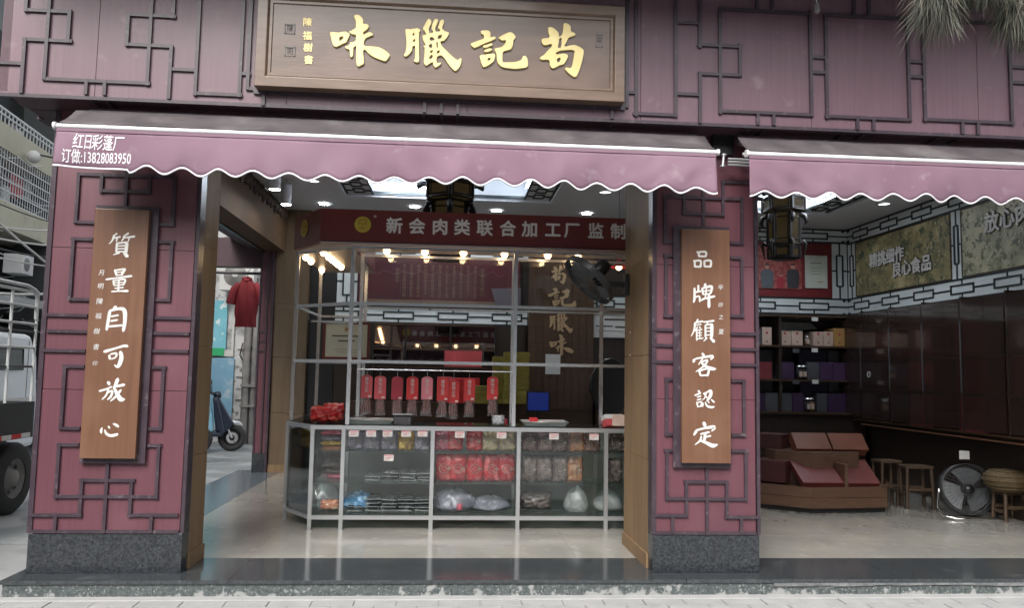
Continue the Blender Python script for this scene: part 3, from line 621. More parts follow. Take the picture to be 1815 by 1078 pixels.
part('board', B0().box(-1.96,-1.61,5.46,5.5,.0,2.98), 'black', bp_)

# ------------------------------------------------------------------ FACADE: fascia
YF = -.26
fa = thing('fascia', 'wide plum panelled fascia with dark lattice bars above the awnings', 'fascia', (1,-.26,3.19))
part('backing', B0().box(-3.06,9,YF+.03,-.02,3.22,4.62), 'trim', fa)
sx = [-3.06] + [at(172,100,Y=YF).x, at(507,190,Y=YF).x, at(828,200,Y=YF).x, at(1136,100,Y=YF).x, at(1439,240,Y=YF).x, at(1732,130,Y=YF).x, 5.15, 6.1, 7.2, 9]
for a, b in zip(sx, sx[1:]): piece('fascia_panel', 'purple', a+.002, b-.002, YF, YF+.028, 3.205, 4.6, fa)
part('bottom_trim', B0().box(-3.065,9,YF-.008,YF+.02,3.183,3.207), 'trim', fa)
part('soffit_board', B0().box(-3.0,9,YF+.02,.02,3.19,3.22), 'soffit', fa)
c1 = [(300,-60,278,470),(165,-60,165,65),(165,65,420,70),(420,70,415,250),(150,237,425,248),(150,237,138,550),(0,375,140,382),(268,468,890,505),(522,487,518,558),(632,492,628,563),
 (910,-60,890,505),(770,85,1045,105),(770,85,765,270),(765,262,1025,285),(1045,-60,1040,105),(1025,285,1015,585),(1030,415,1170,422),(1195,-60,1175,565),(1170,555,1440,575),(1460,-60,1435,575),(1440,440,1490,445),(1500,-60,1490,530)]
bars(c1, 3.37, 0, 0, 'Y', YF, fa, .023)
c2 = [(30,405,1765,490),(100,415,97,480),(838,455,836,512),(915,458,912,516),(990,462,988,520),(1697,490,1695,542)]
bars(c2, 2.593, 430, 0, 'Y', YF, fa, .023)
c3 = [(40,-60,38,680),(50,590,92,590),(100,-60,95,735),(85,725,350,735),(350,-60,345,740),(355,145,490,150),(350,600,500,602),(505,-60,497,300),(495,285,760,300),(760,290,755,480),(500,470,760,482),(500,470,505,780),(630,75,630,720),(630,715,1215,728),
 (630,65,1200,85),(1200,80,1213,735),(870,725,868,790),(970,728,970,793),(865,-60,865,70),(962,-60,962,75),(1215,365,1305,368),(1215,462,1305,465)]
bars(c3, 3.5925, 1100, 0, 'Y', YF, fa, .023)
c4 = [(35,85,45,625),(30,85,470,100),(470,100,480,635),(40,622,485,635),(185,-30,185,82),(265,-30,265,85),(205,628,203,684),(290,632,288,686),(480,328,560,330),(480,408,560,410),(548,108,565,640),(560,636,1030,655),(1003,120,1025,660),(548,110,1005,125),
 (760,645,760,706),(843,648,843,710),(1015,355,1105,360),(1020,438,1105,443),(1105,130,1125,670),(1100,660,1560,680),(1540,140,1560,680)]
bars(c4, 2.9945, 1450, 0, 'Y', YF, fa, .023)
# lattice bars that wrap under the soffit
for px_ in ((160,173),(187,174),(750,205),(782,206),(811,207),(463,188),(1086,222),(1332,231),(1358,232),(1500,238),(1535,240),(1668,246),(1705,247)):
    x = at(px_[0], px_[1], Y=YF).x; piece('soffit_bar', 'trim', x-.011, x+.011, YF+.02, -.005, 3.176, 3.19, fa)
# overhanging ledge above the fascia (its shade falls on the top right of the fascia)
le = thing('upper_ledge', 'dark ledge jutting out above the fascia at the top right', 'ledge', (3,-.9,4.4))
part('ledge_slab', B0().prismx([(-.26,4.75),(-.26,4.42),(-.62,4.32),(-1.3,4.34),(-1.3,4.5)], .6, 9), 'greywall', le)
part('drip_edge', B0().box(1.0,9,-.34,-.262,4.22,4.30), 'trim', le)
struct('upper_wall', B0().box(-3.06,9,.0,.2,4.62,9), 'greywall')
le2 = thing('upper_ledge', 'unseen shallower ledge added to shade the left half of the fascia', 'ledge', (-1,-.9,4.4)); part('ledge_slab', B0().box(-3.1,.595,-1.15,-.26,4.38,4.62), 'greywall', le2)  # added out of view, depth set to darken the left fascia
hl = thing('hanging_bulb', 'small bare bulb holder hanging on a wire at the top of the fascia', 'bulb holder', at(1448,14,Y=-.45))
p = at(1448,14,Y=-.45)
part('wire', B0().tube([(p.x,p.y,p.z+.03),(p.x+.004,p.y+.03,p.z+.22),(p.x,p.y+.02,4.30)], .004, 6), 'cable', hl)
part('holder', B0().lathe([(.004,.04),(.016,.03),(.018,.0),(.022,-.02),(.012,-.035),(.001,-.037)], p, 12), 'pipe', hl)

# ------------------------------------------------------------------ name board
YS = -.36
sg = thing('name_board', 'big horizontal wood name board with four raised gold characters', 'sign board', (-.1,-.36,3.23))
YFR = YS-.014; sx0, sx1, sz0, sz1 = at(450,150,Y=YFR).x, at(1107,181,Y=YFR).x, (at(450,150,Y=YFR).z+at(1106,181,Y=YFR).z)/2, at(1108,11,Y=YFR).z; fw_ = .085
part('panel', B0().box(sx0+fw_,sx1-fw_,YS+.012,YS+.05,sz0+fw_,sz1-fw_), 'sign', sg)
def mitre(x0,x1,z0,z1,w,yf,yb,yi):
    mb = B0(); o = [(x0,z0),(x1,z0),(x1,z1),(x0,z1)]; i = [(x0+w,z0+w),(x1-w,z0+w),(x1-w,z1-w),(x0+w,z1-w)]; k = [(x0+w*.8,z0+w*.8),(x1-w*.8,z0+w*.8),(x1-w*.8,z1-w*.8),(x0+w*.8,z1-w*.8)]
    v = [(x,yb,z) for x,z in o]+[(x,yf,z) for x,z in o]+[(x,yf,z) for x,z in k]+[(x,yi,z) for x,z in i]
    f = []
    for a in range(4):
        b = (a+1) % 4; f += [(a,b,4+b,4+a),(4+a,4+b,8+b,8+a),(8+a,8+b,12+b,12+a)]
    return mb.add(v, f)
part('frame', mitre(sx0,sx1,sz0,sz1,fw_,YS-.014,YF-.02,YS+.012), 'signframe', sg, .003)
part('back_board', B0().box(sx0-.025,sx1+.025,YF-.02,YF-.001,sz0-.025,sz1+.025), 'trim', sg)
part('inner_bead', mitre(sx0+fw_-.004,sx1-fw_+.004,sz0+fw_-.004,sz1-fw_+.004,.022,YS+.002,YS+.02,YS+.010), 'signframe', sg)
for ch, ((ox, oy), grp) in GC.items():
    for k, polys in enumerate(grp):
        outline('gold_character', polys, 10.783, ox, oy, YS+.012, 'gold', sg)
for s, px_, py_ in (('陳',545,40),('福',545,64),('樹',546,85),('書',547,107)):
    text(s, .064, 'gold', sg, at(px_,py_,Y=YS+.010), 'inscription', .003, fat=.0012)
def seal(px0, py0, w, h, s, par):
    c_ = at(px0, py0, Y=YS+.011); mb = B0(); t_=.006
    for (a,b,c2_,d_) in ((-w,w,-h,-h+t_),(-w,w,h-t_,h),(-w,-w+t_,-h,h),(w-t_,w,-h,h)): mb.box(c_.x+a,c_.x+b,c_.y-.003,c_.y,c_.z+c2_,c_.z+d_)
    part('seal_border', mb, 'pipe', par)
    text(s, h*1.5, 'ink', par, (c_.x,c_.y,c_.z), 'seal_mark', .001, sx=.9*w/h)
seal(514,51,.036,.034,'陳',sg); seal(514,91,.036,.034,'司',sg); seal(1062,72,.024,.046,'中',sg)

# ------------------------------------------------------------------ shop pillars
def pillar(x0, x1, xw, y1, side, label, segs, cxs):
    """x0..x1 plum front; side=+1: wood cheek on the right (left pillar), -1: on the left"""
    t = thing('shop_pillar', label, 'pillar', ((x0+x1)/2,0,0), group=None)
    yb = y1
    part('core', B0().box(x0+.03,x1-.03,.03,yb-.03,.0,3.18), 'trim', t)
    part('plinth', B0().box(x0-.004,x1+.004,-.006,.13,0,.265), 'granite', t, .004)
    for z0,z1 in ((.268,1.228),(1.232,2.21),(2.214,3.188)):
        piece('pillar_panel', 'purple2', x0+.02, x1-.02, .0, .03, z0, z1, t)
    for xe in (x0,x1):
        piece('edge_trim', 'trim', xe-.012, xe+.02 if xe == x0 else xe+.012, -.012, .02, .268, 3.187, t)
    piece('foot_trim', 'trim', x0+.02, x1-.02, -.014, .0, .266, .288, t)
    xs_ = x1 if side > 0 else x0
    # dark return then wood cheek
    piece('side_return', 'trim', (xs_-.03) if side > 0 else xs_-.004, xs_+.004 if side > 0 else xs_+.03, .021, .13, .268, 3.187, t)
    zz = [.10,.775,1.55,2.285,3.187]
    for a,b in zip(zz,zz[1:]): piece('cladding_panel', 'woodL', xs_-.03, xs_+.004, .131, yb, a+.0015, b-.0015, t) if side > 0 else piece('cladding_panel', 'woodL', xs_-.004, xs_+.03, .131, yb, a+.0015, b-.0015, t)
    if side > 0: piece('skirting', 'woodL', xs_-.03, xs_+.016, .131, yb+.012, 0, .10, t)
    else: piece('skirting', 'woodL', xs_-.016, xs_+.03, .131, yb+.012, 0, .10, t)
    piece('rear_cladding', 'woodL', x0+.03, x1-.03, yb-.028, yb-.002, 0.0, 3.187, t)
    for sg_, sc, ox, oy in segs: bars(sg_, sc, ox, oy, 'Y', 0.0, t, .022)
    return t
L5 = [(320,95,860,108),(325,95,300,360),(300,360,400,365),(860,108,850,378),(745,375,850,378),(450,100,448,190),(448,185,720,195),(720,100,718,195),(590,60,585,285),
 (285,455,390,458),(290,455,272,795),(272,795,375,797),(740,470,850,475),(845,475,825,800),(720,798,825,800),(150,882,360,887),(720,898,945,903),(150,973,360,977),(700,985,930,990)]
L6 = [(95,3,270,6),(540,5,715,8),(185,72,265,73),(187,72,172,340),(168,340,245,342),(540,77,620,78),(615,78,602,345),(520,342,602,345),(160,413,240,414),(162,413,150,640),(145,636,585,641),(598,415,580,641),(512,415,600,417),
 (258,565,485,570),(262,565,252,720),(478,570,467,720),(375,485,355,790),(42,717,255,720),(465,717,670,720),(148,722,142,790),(562,722,560,790)]
R7 = [(220,197,605,207),(222,195,222,425),(218,420,285,427),(605,205,608,428),(555,428,610,430),(315,150,318,280),(315,278,512,288),(512,122,510,288),(412,140,415,355),(512,122,650,126),
 (220,492,285,492),(225,492,225,795),(220,793,285,797),(555,502,608,505),(605,505,608,797),(555,795,612,797),(165,862,285,866),(165,941,285,945),(160,1024,290,1027),(555,885,668,887),(555,962,672,965),(555,1040,675,1043)]
R8 = [(205,82,262,84),(207,82,207,335),(205,332,262,335),(508,90,560,91),(558,91,558,338),(508,337,562,338),(203,407,268,408),(207,407,210,627),(208,624,568,632),(568,410,566,632),(508,409,572,411),
 (292,550,482,552),(297,550,297,703),(160,702,298,705),(480,552,480,708),(478,710,625,713),(388,475,392,785),(232,708,235,778),(545,712,547,778)]
plL = pillar(-2.79,-1.79,0,.46,1,'wide left plum shop pillar with lattice and granite plinth',[(L5,3.1706,40,280),(L6,2.45,40,620)],None)
plR = pillar(1.475,2.25,0,.93,-1,'right plum shop pillar between the two awnings, lattice and granite plinth',[(R7,2.836,1100,280),(R8,2.568,1100,640)],None)
p3 = thing('shop_pillar', 'far right plum pillar just outside the right edge', 'pillar', (6.1,0,0))
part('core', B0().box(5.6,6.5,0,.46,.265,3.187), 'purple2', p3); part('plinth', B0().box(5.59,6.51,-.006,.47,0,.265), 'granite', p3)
piece('shop_window_wall', 'darkwood', 6.51, 9, .1, .2, 0, 3.187, p3)
ln = thing('lintel', 'dark plum lintel across the shop front behind the awnings', 'lintel', (1,.1,2.9))
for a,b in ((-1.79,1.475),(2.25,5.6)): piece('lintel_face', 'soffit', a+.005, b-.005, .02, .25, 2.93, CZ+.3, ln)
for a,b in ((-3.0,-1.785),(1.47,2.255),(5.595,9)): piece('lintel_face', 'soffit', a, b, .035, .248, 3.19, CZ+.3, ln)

# carved plaques with white calligraphy
def plaque(x0, x1, z0, z1, label, chars, small, smallx, tilt, backr):
    t = thing('couplet_plaque', label, 'wood plaque', ((x0+x1)/2,-.06,z0), group=None)
    part('board', B0().box(x0,x1,-.075,-.035,z0,z1), 'plaque', t, .004)
    bl, br = backr
    part('backing_frame', B0().box(x0-bl,x1+br,-.034,-.019,z0-.035,z1+.03), 'trim', t)
    for (s, px_, py_, hpx) in chars:
        c_ = at(px_, py_, Y=-.076); sz = hpx/1400*5.6*1.05
        me = brush(CH[s], sz).mesh('character'); me.materials.append(M['whitepaint'])
        link('white_character', me, t, Vector((c_.x, -.075, c_.z))-wl(t))
    for (s, px_, py_, sz) in small: text(s, sz*.85, 'whitepaint', t, at(px_,py_,Y=-.0765), 'inscription', .0008, shear=.1)
    return t
plaque(-2.467,-2.103,.772,2.48,'left couplet plaque of brown wood, white calligraphy starting with the character for quality',
 [('質',216,433,44),('量',211,498,43),('自',206,565,41),('可',205,631,39),('放',199,694,42),('心',195,761,31)],
 [('月',180,484,.05),('明',178,508,.05),('陳',176,535,.055),('福',174,561,.05),('樹',171,588,.05),('書',170,616,.05),('印',168,645,.04)],-1,0,(.014,.05))
plaque(1.664,2.023,.778,2.47,'right couplet plaque of brown wood with white calligraphy for brand recognition',
 [('品',1245,461,33),('牌',1247,524,42),('顧',1246,586,40),('客',1248,647,41),('認',1249,709,35),('定',1250,771,43)],
 [('辛',1277,510,.05),('卯',1277,541,.045),('之',1278,563,.045),('夏',1278,589,.05)],1,0,(.05,.014))

# ------------------------------------------------------------------ awnings
YA, ZT = -.5, 2.925
def VY(x, v):
    # hanging cloth: broad swells, folds that open downward and slanting creases near the ends
    s = .014*math.sin(x*4.1+1)+.009*math.sin(x*9.7+2*v)+.006*math.sin(x*17.3+1.5*v)+.0025*math.sin(x*37)
    cr = .007*math.sin((x*1.0+v*.35)*26)*math.exp(-((x-1.45)/.35)**2)+.008*math.sin((x*1.0-v*.4)*24)*math.exp(-((x-2.3)/.4)**2)+.006*math.sin((x-v*.3)*20)*math.exp(-((x+.2)/.5)**2)
    return YA-.004-.010*math.sin(v*2.4)-v*s-v*(1-.3*v)*cr
def awning(x0, x1, label, rightbeyond=False, phase=0):
    t = thing('awning', label, 'awning', ((x0+x1)/2,-.3,2.9))
    # sloping cloth
    mb = B0(); n = 60; rows = 6
    for i in range(n+1):
        for j in range(rows+1):
            x = x0+.004+(x1-x0-.008)*i/n; v = j/rows
            y = YA+.006+(-.285-YA)*v; z = ZT+.024+(3.10-ZT-.02)*v - .010*math.sin(v*math.pi) + .0025*math.sin(x*9+v*3)
            mb.v.append((x,y,z))
    for i in range(n):
        for j in range(rows): a = i*(rows+1)+j; mb.f.append((a,a+rows+1,a+rows+2,a+1)); mb.sm.append(True)
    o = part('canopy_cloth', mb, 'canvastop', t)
    so = o.modifiers.new('thick','SOLIDIFY'); so.thickness = .002
    # valance
    mb = B0(); n = int((x1-x0)/.0125); rows = 8; ztop = ZT-.022; edge = []
    for i in range(n+1):
        x = x0+(x1-x0)*i/n; u = x-x0
        w = .5-.5*math.cos(2*math.pi*((u-phase)/.2255))
        if phase and u < phase: w = .35
        zb = 2.628+(.046+.006*math.sin(x*2.3))*w+.004*math.sin(x*1.7+.5) + (.014*max(0,1-u/.8) if phase else 0) ; edge.append((x,zb))
        for j in range(rows+1):
            v = j/rows; z = ztop+(zb-ztop)*v
            y = VY(x,v)
            mb.v.append((x,y,z))
    for i in range(n):
        for j in range(rows): a = i*(rows+1)+j; mb.f.append((a,a+1,a+rows+2,a+rows+1)); mb.sm.append(True)
    o = part('valance', mb, 'canvas', t); so = o.modifiers.new('thick','SOLIDIFY'); so.thickness = .0015
    pts = []
    for i, (x, zb) in enumerate(edge):
        y = VY(x,1); pts.append((x,y-.001,zb))
    mb = B0(); v = []; f = []
    for (x,y,z) in pts: v += [(x,y-.004,z+.007),(x,y-.004,z-.005),(x,y+.004,z-.005),(x,y+.004,z+.007)]
    for i in range(len(pts)-1):
        for k in range(4): f.append((i*4+k,i*4+(k+1)%4,i*4+4+(k+1)%4,i*4+4+k))
    part('white_edging', mb.add(v,f,True), 'binding', t)
    part('front_tube', B0().tube([(x0-.012,YA,ZT),(x1+.012,YA,ZT)], .016, 14), 'tubewhite', t); part('valance_hem', B0().box(x0,x1,YA-.010,YA+.010,ZT-.034,ZT-.014), 'canvas', t)
    for xx in (x0-.014,x1+.014): part('end_cap', B0().tube([(xx-.008,YA,ZT),(xx+.008,YA,ZT)], .026 if xx<x1 else .022, 14), 'tubewhite', t)
    part('roller', B0().tube([(x0+.05,-.16,3.12),(x1-.02,-.16,3.12)], .04, 12), 'trim', t)
    for xx, s_ in ((x0+.10,1),(x1-.1,-1)):
        part('folding_arm', B0().tube([(xx,-.12,3.03),(xx+s_*.95,-.30,2.98),(xx+s_*.2,YA+.03,ZT)], .014, 8), 'steelb', t)
    return t
aw1 = awning(-2.545,1.775,'left plum awning with scalloped valance and printed phone number',phase=.46)
aw2 = awning(2.005,6.6,'right plum awning with scalloped valance, cut by the photo edge')
def vtext(s, px_, py_, size, **k):
    c_ = at(px_, py_, Y=YA-.010); o = text(s, size, 'binding', aw1, c_, 'printed_text', .0006, **k)
    for v_ in o.data.vertices:
        X_ = c_.x+v_.co.x; Z_ = c_.z+v_.co.z; v = min(1,max(0,(ZT-.022-Z_)/(ZT-.022-2.65)))
        v_.co.y += VY(X_,v)-.0015-c_.y
    return o
for s_, px_, w_ in (('红',138,.62),('日',155,.52),('彩',171,.64),('蓬',190,.60),('厂',209,.66)): vtext(s_, px_, 252+(px_-140)*.06, .108, sx=w_, shear=.12, fat=.0009)
vtext('订做:13828083950', 171, 280, .098, sx=.56, fat=.0009, shear=.06)
# bracket with folded arms seen between the awnings
br = thing('awning_bracket', 'folded metal awning arms and bracket in the gap between the two awnings', 'bracket', at(1290,285,Y=-.1))
a_ = at(1283,276,Y=-.12); b_ = at(1281,293,Y=-.12)
part('bracket_post', B0().tube([(a_.x,a_.y,a_.z+.01),(b_.x,b_.y,b_.z-.01)], .011, 8).tube([(a_.x,a_.y,a_.z),(a_.x,a_.y,a_.z+.012)], .02, 8).tube([(b_.x,b_.y,b_.z-.012),(b_.x,b_.y,b_.z)], .022, 8), 'steelb', br)
for k in range(3):
    z = b_.z+.008+k*.022; part('arm_tube', B0().tube([(a_.x+.03,a_.y,z),(a_.x+.5,a_.y-.03,z-.012)], .008, 8), 'steelb', br)
part('wall_plate', B0().box(a_.x-.06,a_.x+.1,-.06,-.0135,a_.z+.03,a_.z+.2), 'black', br)
# ================================================================== GLASS COUNTER AND ITS CANOPY
dc = thing('display_counter', 'glass display counter on a stainless steel frame with tall upright rack', 'display counter', (0,1.7,0))
CP = [(-1.50,3.40),(-1.50,1.98),(-1.19,1.50),(-.92,1.50),(-.135,1.50),(.635,1.50),(1.43,1.50),(2.1,1.50)]
sz_ = .034
def post(x, y, z0, z1, s=sz_, m='steel', name='frame_post'):
    return piece(name, m, x-s/2, x+s/2, y-s/2, y+s/2, z0, z1, dc)
def rail(a, b, z, w=.03, h=.034, m='steel', name='frame_rail'):
    a = Vector(a); b = Vector(b); d = b-a; L = d.length
    o = bpy.data.objects.new(name, unit(m)); COL.objects.link(o); o.parent = dc
    c_ = (a+b)/2; o.location = Vector((c_.x, c_.y, z))-wl(dc); o.scale = (max(L-sz_*.9,.01), w, h); o.rotation_euler = (0,0,math.atan2(d.y,d.x)); return o
for (x,y) in CP[1:]: post(x, y, 0, .905, m='steelb')
for (x,y) in ((-1.5,3.4),(-.95,3.4),(-.95,2.0),(-.135,2.02),(.635,2.02),(1.43,2.02)): post(x, y, 0, .905, m='steelb')
for i in range(len(CP)-1):
    for z, h, m in ((.105,.034,'steelb'),(.888,.036,'steelb')): rail(CP[i], CP[i+1], z, .03, h, m)
for a,b in (((-.95,2.02),(2.1,2.02)),((-.95,2.0),(-.95,3.4)),((-1.5,3.4),(-.95,3.4))):
    rail(a,b,.105,m='steelb'); rail(a,b,.888,m='steelb')
foot = [(-1.49,3.39),(-1.49,1.985),(-1.185,1.51),(2.09,1.51),(2.09,2.01),(-.96,2.01),(-.96,3.39)]
part('base_board', B0().prismz(foot, .118, .13), 'shelfglass', dc)
part('counter_top', B0().prismz(foot, .9065, .913), 'glass', dc)
for i in range(len(CP)-1):
    a = Vector(CP[i]); b = Vector(CP[i+1]); d = (b-a).normalized(); n_ = Vector((-d.y,d.x)); p0 = a+d*.02; p1 = b-d*.02
    mb = B0(); q = [(p0.x,p0.y),(p1.x,p1.y),(p1.x+n_.x*.004,p1.y+n_.y*.004),(p0.x+n_.x*.004,p0.y+n_.y*.004)]
    part('glass_pane', mb.prismz(q if True else q, .124, .868), 'glass', dc)
SH = (.40,.675)
for zi, z in enumerate(SH):
    part('glass_shelf', B0().prismz([(-1.47,2.0),(-1.175,1.535),(2.08,1.535),(2.08,1.98),(-.98,1.98),(-.98,3.37),(-1.47,3.37)], z-.004, z+.004), 'shelfglass', dc)
for x in (-.135,.635): part('divider_pane', B0().box(x-.003,x+.003,1.53,2.0,.13,.86), 'glass', dc)
# back doors: dull sheet behind the lower shelves
part('rear_panel', B0().box(-.93,2.09,2.036,2.042,.12,.885), 'paleboard', dc)
# upper rack
up = [(-.895,1.52),(.585,1.52),(1.9,1.52)]
for (x,y) in ((-.895,1.52),(.585,1.52)): post(x,y,.914,2.53)
for (x,y) in ((-1.48,2.02),(-1.48,3.38),(-.86,1.98),(.60,1.98),(1.47,1.98),(-.97,3.38)): post(x,y,.914,2.53)
for z in (1.475,1.995):
    rail((-.91,1.52),(1.9,1.52),z,.026,.028); rail((-.86,1.98),(1.9,1.98),z,.02,.02); rail((-1.48,2.02),(-.895,1.52),z,.026,.03); rail((-1.48,2.02),(-1.48,3.38),z,.02,.024); rail((-1.48,3.38),(-.97,3.38),z,.02,.024)
rail((-.91,1.515),(1.9,1.515),2.512,.03,.03); rail((-1.48,2.02),(-.895,1.52),2.512,.03,.03); rail((-.86,1.98),(1.9,1.98),2.50,.02,.024)
for x in (-.2,.585,1.47): rail((x,1.53),(x,1.97),1.995,.02,.02)
rail((-1.3,2.1),(-1.0,2.5),1.86,.012,.012); rail((-1.45,2.6),(-.95,2.6),1.89,.02,.02)
part('rack_glass', B0().box(-.88,.57,1.97,1.974,2.02,2.49).box(.61,1.9,1.97,1.974,2.02,2.49), 'glass', dc)

# maroon lightbox header
hd = thing('header_lightbox', 'maroon header over the counter with white characters and yellow round logos', 'header sign', (0,1.7,2.53))
hp = [(-1.52,3.62),(-1.52,1.98),(-1.19,1.47),(2.2,1.47),(2.2,1.90),(-.90,1.90),(-.90,3.62)]
part('header_box', B0().prismz(hp, 2.535, 2.845), 'header', hd)
part('underside_sheet', B0().prismz([(-1.50,3.60),(-1.50,1.99),(-1.18,1.49),(2.18,1.49),(2.18,1.885),(-.915,1.885),(-.915,3.60)], 2.522, 2.5345), 'copper', hd)
part('lower_edge_strip', B0().box(-1.19,2.2,1.452,1.468,2.532,2.542), 'steel', hd)
s_ = '新会肉类联合加工厂监制'; pxs = [699,739,780,819,859,900,939,980,1014,1056,1096]
for ch, x in zip(s_, pxs):
    c_ = at(x, 402+(x-699)*.026, Y=1.466); o = text(ch, .152, 'letter', hd, c_, 'header_character', .003, fat=.0042)
    # the same lettering on the back of the box, read from behind (it shows in the mirror at the rear)
    o = text(ch, .10, 'letter', hd, (-.55+(x-880)*.0037+.55,1.904,2.69), 'header_character', .003, fat=.003, rz=math.pi)
def logo(c_, r, rz, par):
    m_ = Matrix.Translation(c_) @ Matrix.Rotation(rz,4,'Z') @ XZ
    mb = B0(); n=28
    mb.add([m_ @ Vector((r*math.cos(2*math.pi*k/n), r*math.sin(2*math.pi*k/n), .003)) for k in range(n)], [tuple(range(n))])
    part('logo_disc', mb, 'yellowlogo', par)
    ring = [(.0,.25,.55),(.45,.45,.0)]
    def st(pts, w=.05*r/.07*.07):
        P = [m_ @ Vector((x*r,y*r,.005)) for x,y in pts]; part('logo_line', B0().tube(P, .0028, 5), 'redpaper3', par)
    st([(.42*math.cos(a), -.18+.36*math.sin(a)) for a in np.linspace(-2.7,-.45,8)]); st([(-.42,-.1),(-.5,.35),(-.2,.2)]); st([(.42,-.1),(.5,.35),(.2,.2)]); st([(-.5,.5),(0,.62),(.5,.5)]); st([(-.2,.02),(-.1,.08),(0,.02)]); st([(.1,.02),(.2,.08),(.28,.02)]); st([(-.15,-.25),(0,-.3),(.15,-.25)])
c_ = at(643,398,Y=1.466); logo(c_, .074, 0, hd)
cm = at(540,399,Y=1.72); ang = math.atan2(1.47-1.98, -1.19+1.52)
tt = .5; cc = Vector((-1.52+(.33)*.42, 1.98-.51*.42, c_.z)); nrm = Vector((-.51,-.33,0)).normalized()
logo(cc+nrm*.004, .082, ang, hd)
logo(Vector((at(643,398,Y=1.466).x,1.904,c_.z)), .074, math.pi, hd); logo(Vector((1.9,1.904,c_.z)), .074, math.pi, hd)
for (x_,y_) in ((665,384),(549,381)):
    q = at(x_, y_, Y=1.462 if x_ > 600 else 1.70); text('®', .035, 'letter', hd, q, 'mark', .001)
def bulb(x, y, z, label):
    t = thing('spot_bulb', label, 'spot lamp', (x,y,z), group='small warm spot lamps under the header')
    part('cup', B0().lathe([(.040,0),(.043,.006),(.036,.008),(.03,.004)], (x,y,z-.012), 14), 'steel', t)
    part('bulb', B0().lathe([(.030,.006),(.028,-.014),(.018,-.028),(.001,-.034)], (x,y,z-.008), 14), 'warm', t)
for i, px_ in enumerate((683,752,822,897,976,1031)): q = at(px_, 441+(px_-683)*.026, Z=2.505); bulb(q.x, 1.72, 2.52, 'warm spot lamp under the main header, %s from its left end' % ['first','second','third','fourth','fifth','sixth'][i])
for i, y in enumerate((1.95,2.25,2.45,2.62,2.8,3.0)): bulb(-1.23+i*.005, y, 2.52, 'warm lamp in the bright row under the left header wing, %s from front' % ['first','second','third','fourth','fifth','sixth'][i])
for i, y in enumerate((2.3,2.6,3.3)): bulb(-1.46, y, 2.52, 'warm lamp at the outer edge of the left header wing, %s from the front' % ['first','second','third'][i])

# ------------------------------------------------------------------ goods in the counter
def pillow_mesh(w, h, d, seed, n=14):
    rnd = random.Random(seed); ph = [rnd.uniform(0,6.28) for _ in range(6)]; mb = B0(); vs = []
    for side in (-1,1):
        for j in range(n+1):
            for i in range(n+1):
                u = i/n*2-1; v = j/n*2-1
                k = (max(0,1-u**4)*max(0,1-v**4))**.5
                cr = .10*math.sin(u*9+ph[0]+v*3)+.08*math.sin(v*12+ph[1]-u*5)+.06*math.sin((u+v)*17+ph[2])
                y = side*d/2*k*(1+cr)
                x = u*w/2*(1-.05*(1-k)*abs(v))+.004*math.sin(v*8+ph[3]); z = v*h/2*(1-.03*(1-k)*abs(u))+.004*math.sin(u*9+ph[4])
                vs.append((x,y,z+h/2))
    f = []; o = (n+1)**2
    for s in (0,1):
        for j in range(n):
            for i in range(n):
                a = s*o+j*(n+1)+i; q = (a,a+1,a+n+2,a+n+1); f.append(q if s == 0 else q[::-1])
    return mb.add(vs, f, True)
BAGM = {}
def bagmat(name, c, c2, c3, rough=.18):
    c, c2, c3 = [tuple(min(.85,v*1.45) for v in q) for q in (c, c2, c3)]
    m = mat(name, c, rough, var=c2, scale=9, bump=.9, bscale=26, spots=[(15,.54,c3,.22),(48,.6,c2,.12),(34,.68,tuple(min(.8,v*1.5) for v in c3),.08)]); BAGM[name] = m; M[name] = m; return m
bagmat('bag_gold',(.42,.27,.04),(.24,.13,.03),(.60,.48,.16)); bagmat('bag_lilac',(.24,.21,.27),(.14,.13,.16),(.36,.33,.38)); bagmat('bag_red',(.30,.02,.026),(.19,.011,.016),(.50,.17,.17))
bagmat('bag_pink',(.36,.09,.12),(.24,.05,.075),(.50,.28,.30)); bagmat('bag_cream',(.32,.27,.17),(.17,.13,.08),(.55,.48,.33)); bagmat('bag_brown',(.10,.055,.05),(.05,.03,.03),(.26,.19,.18))
bagmat('bag_dark',(.055,.04,.04),(.03,.022,.022),(.17,.14,.13)); bagmat('bag_amber',(.22,.09,.035),(.11,.05,.03),(.40,.26,.16)); bagmat('bag_grey',(.10,.075,.07),(.055,.04,.037),(.24,.20,.19)); bagmat('bag_cherry',(.30,.008,.007),(.15,.003,.003),(.5,.14,.11),.12)
bagmat('bag_blue',(.08,.20,.34),(.05,.12,.22),(.35,.45,.55)); bagmat('bag_flat',(.05,.055,.057),(.03,.034,.035),(.17,.175,.175)); bagmat('bag_white',(.22,.225,.225),(.15,.155,.16),(.32,.33,.33),.3); bagmat('bag_peach',(.45,.22,.14),(.30,.12,.08),(.6,.45,.35)); bagmat('bag_smoke',(.16,.155,.19),(.10,.10,.12),(.32,.32,.36),.12)
M['ringprint'] = mat('ring_print', (.24,.22,.18), .4)
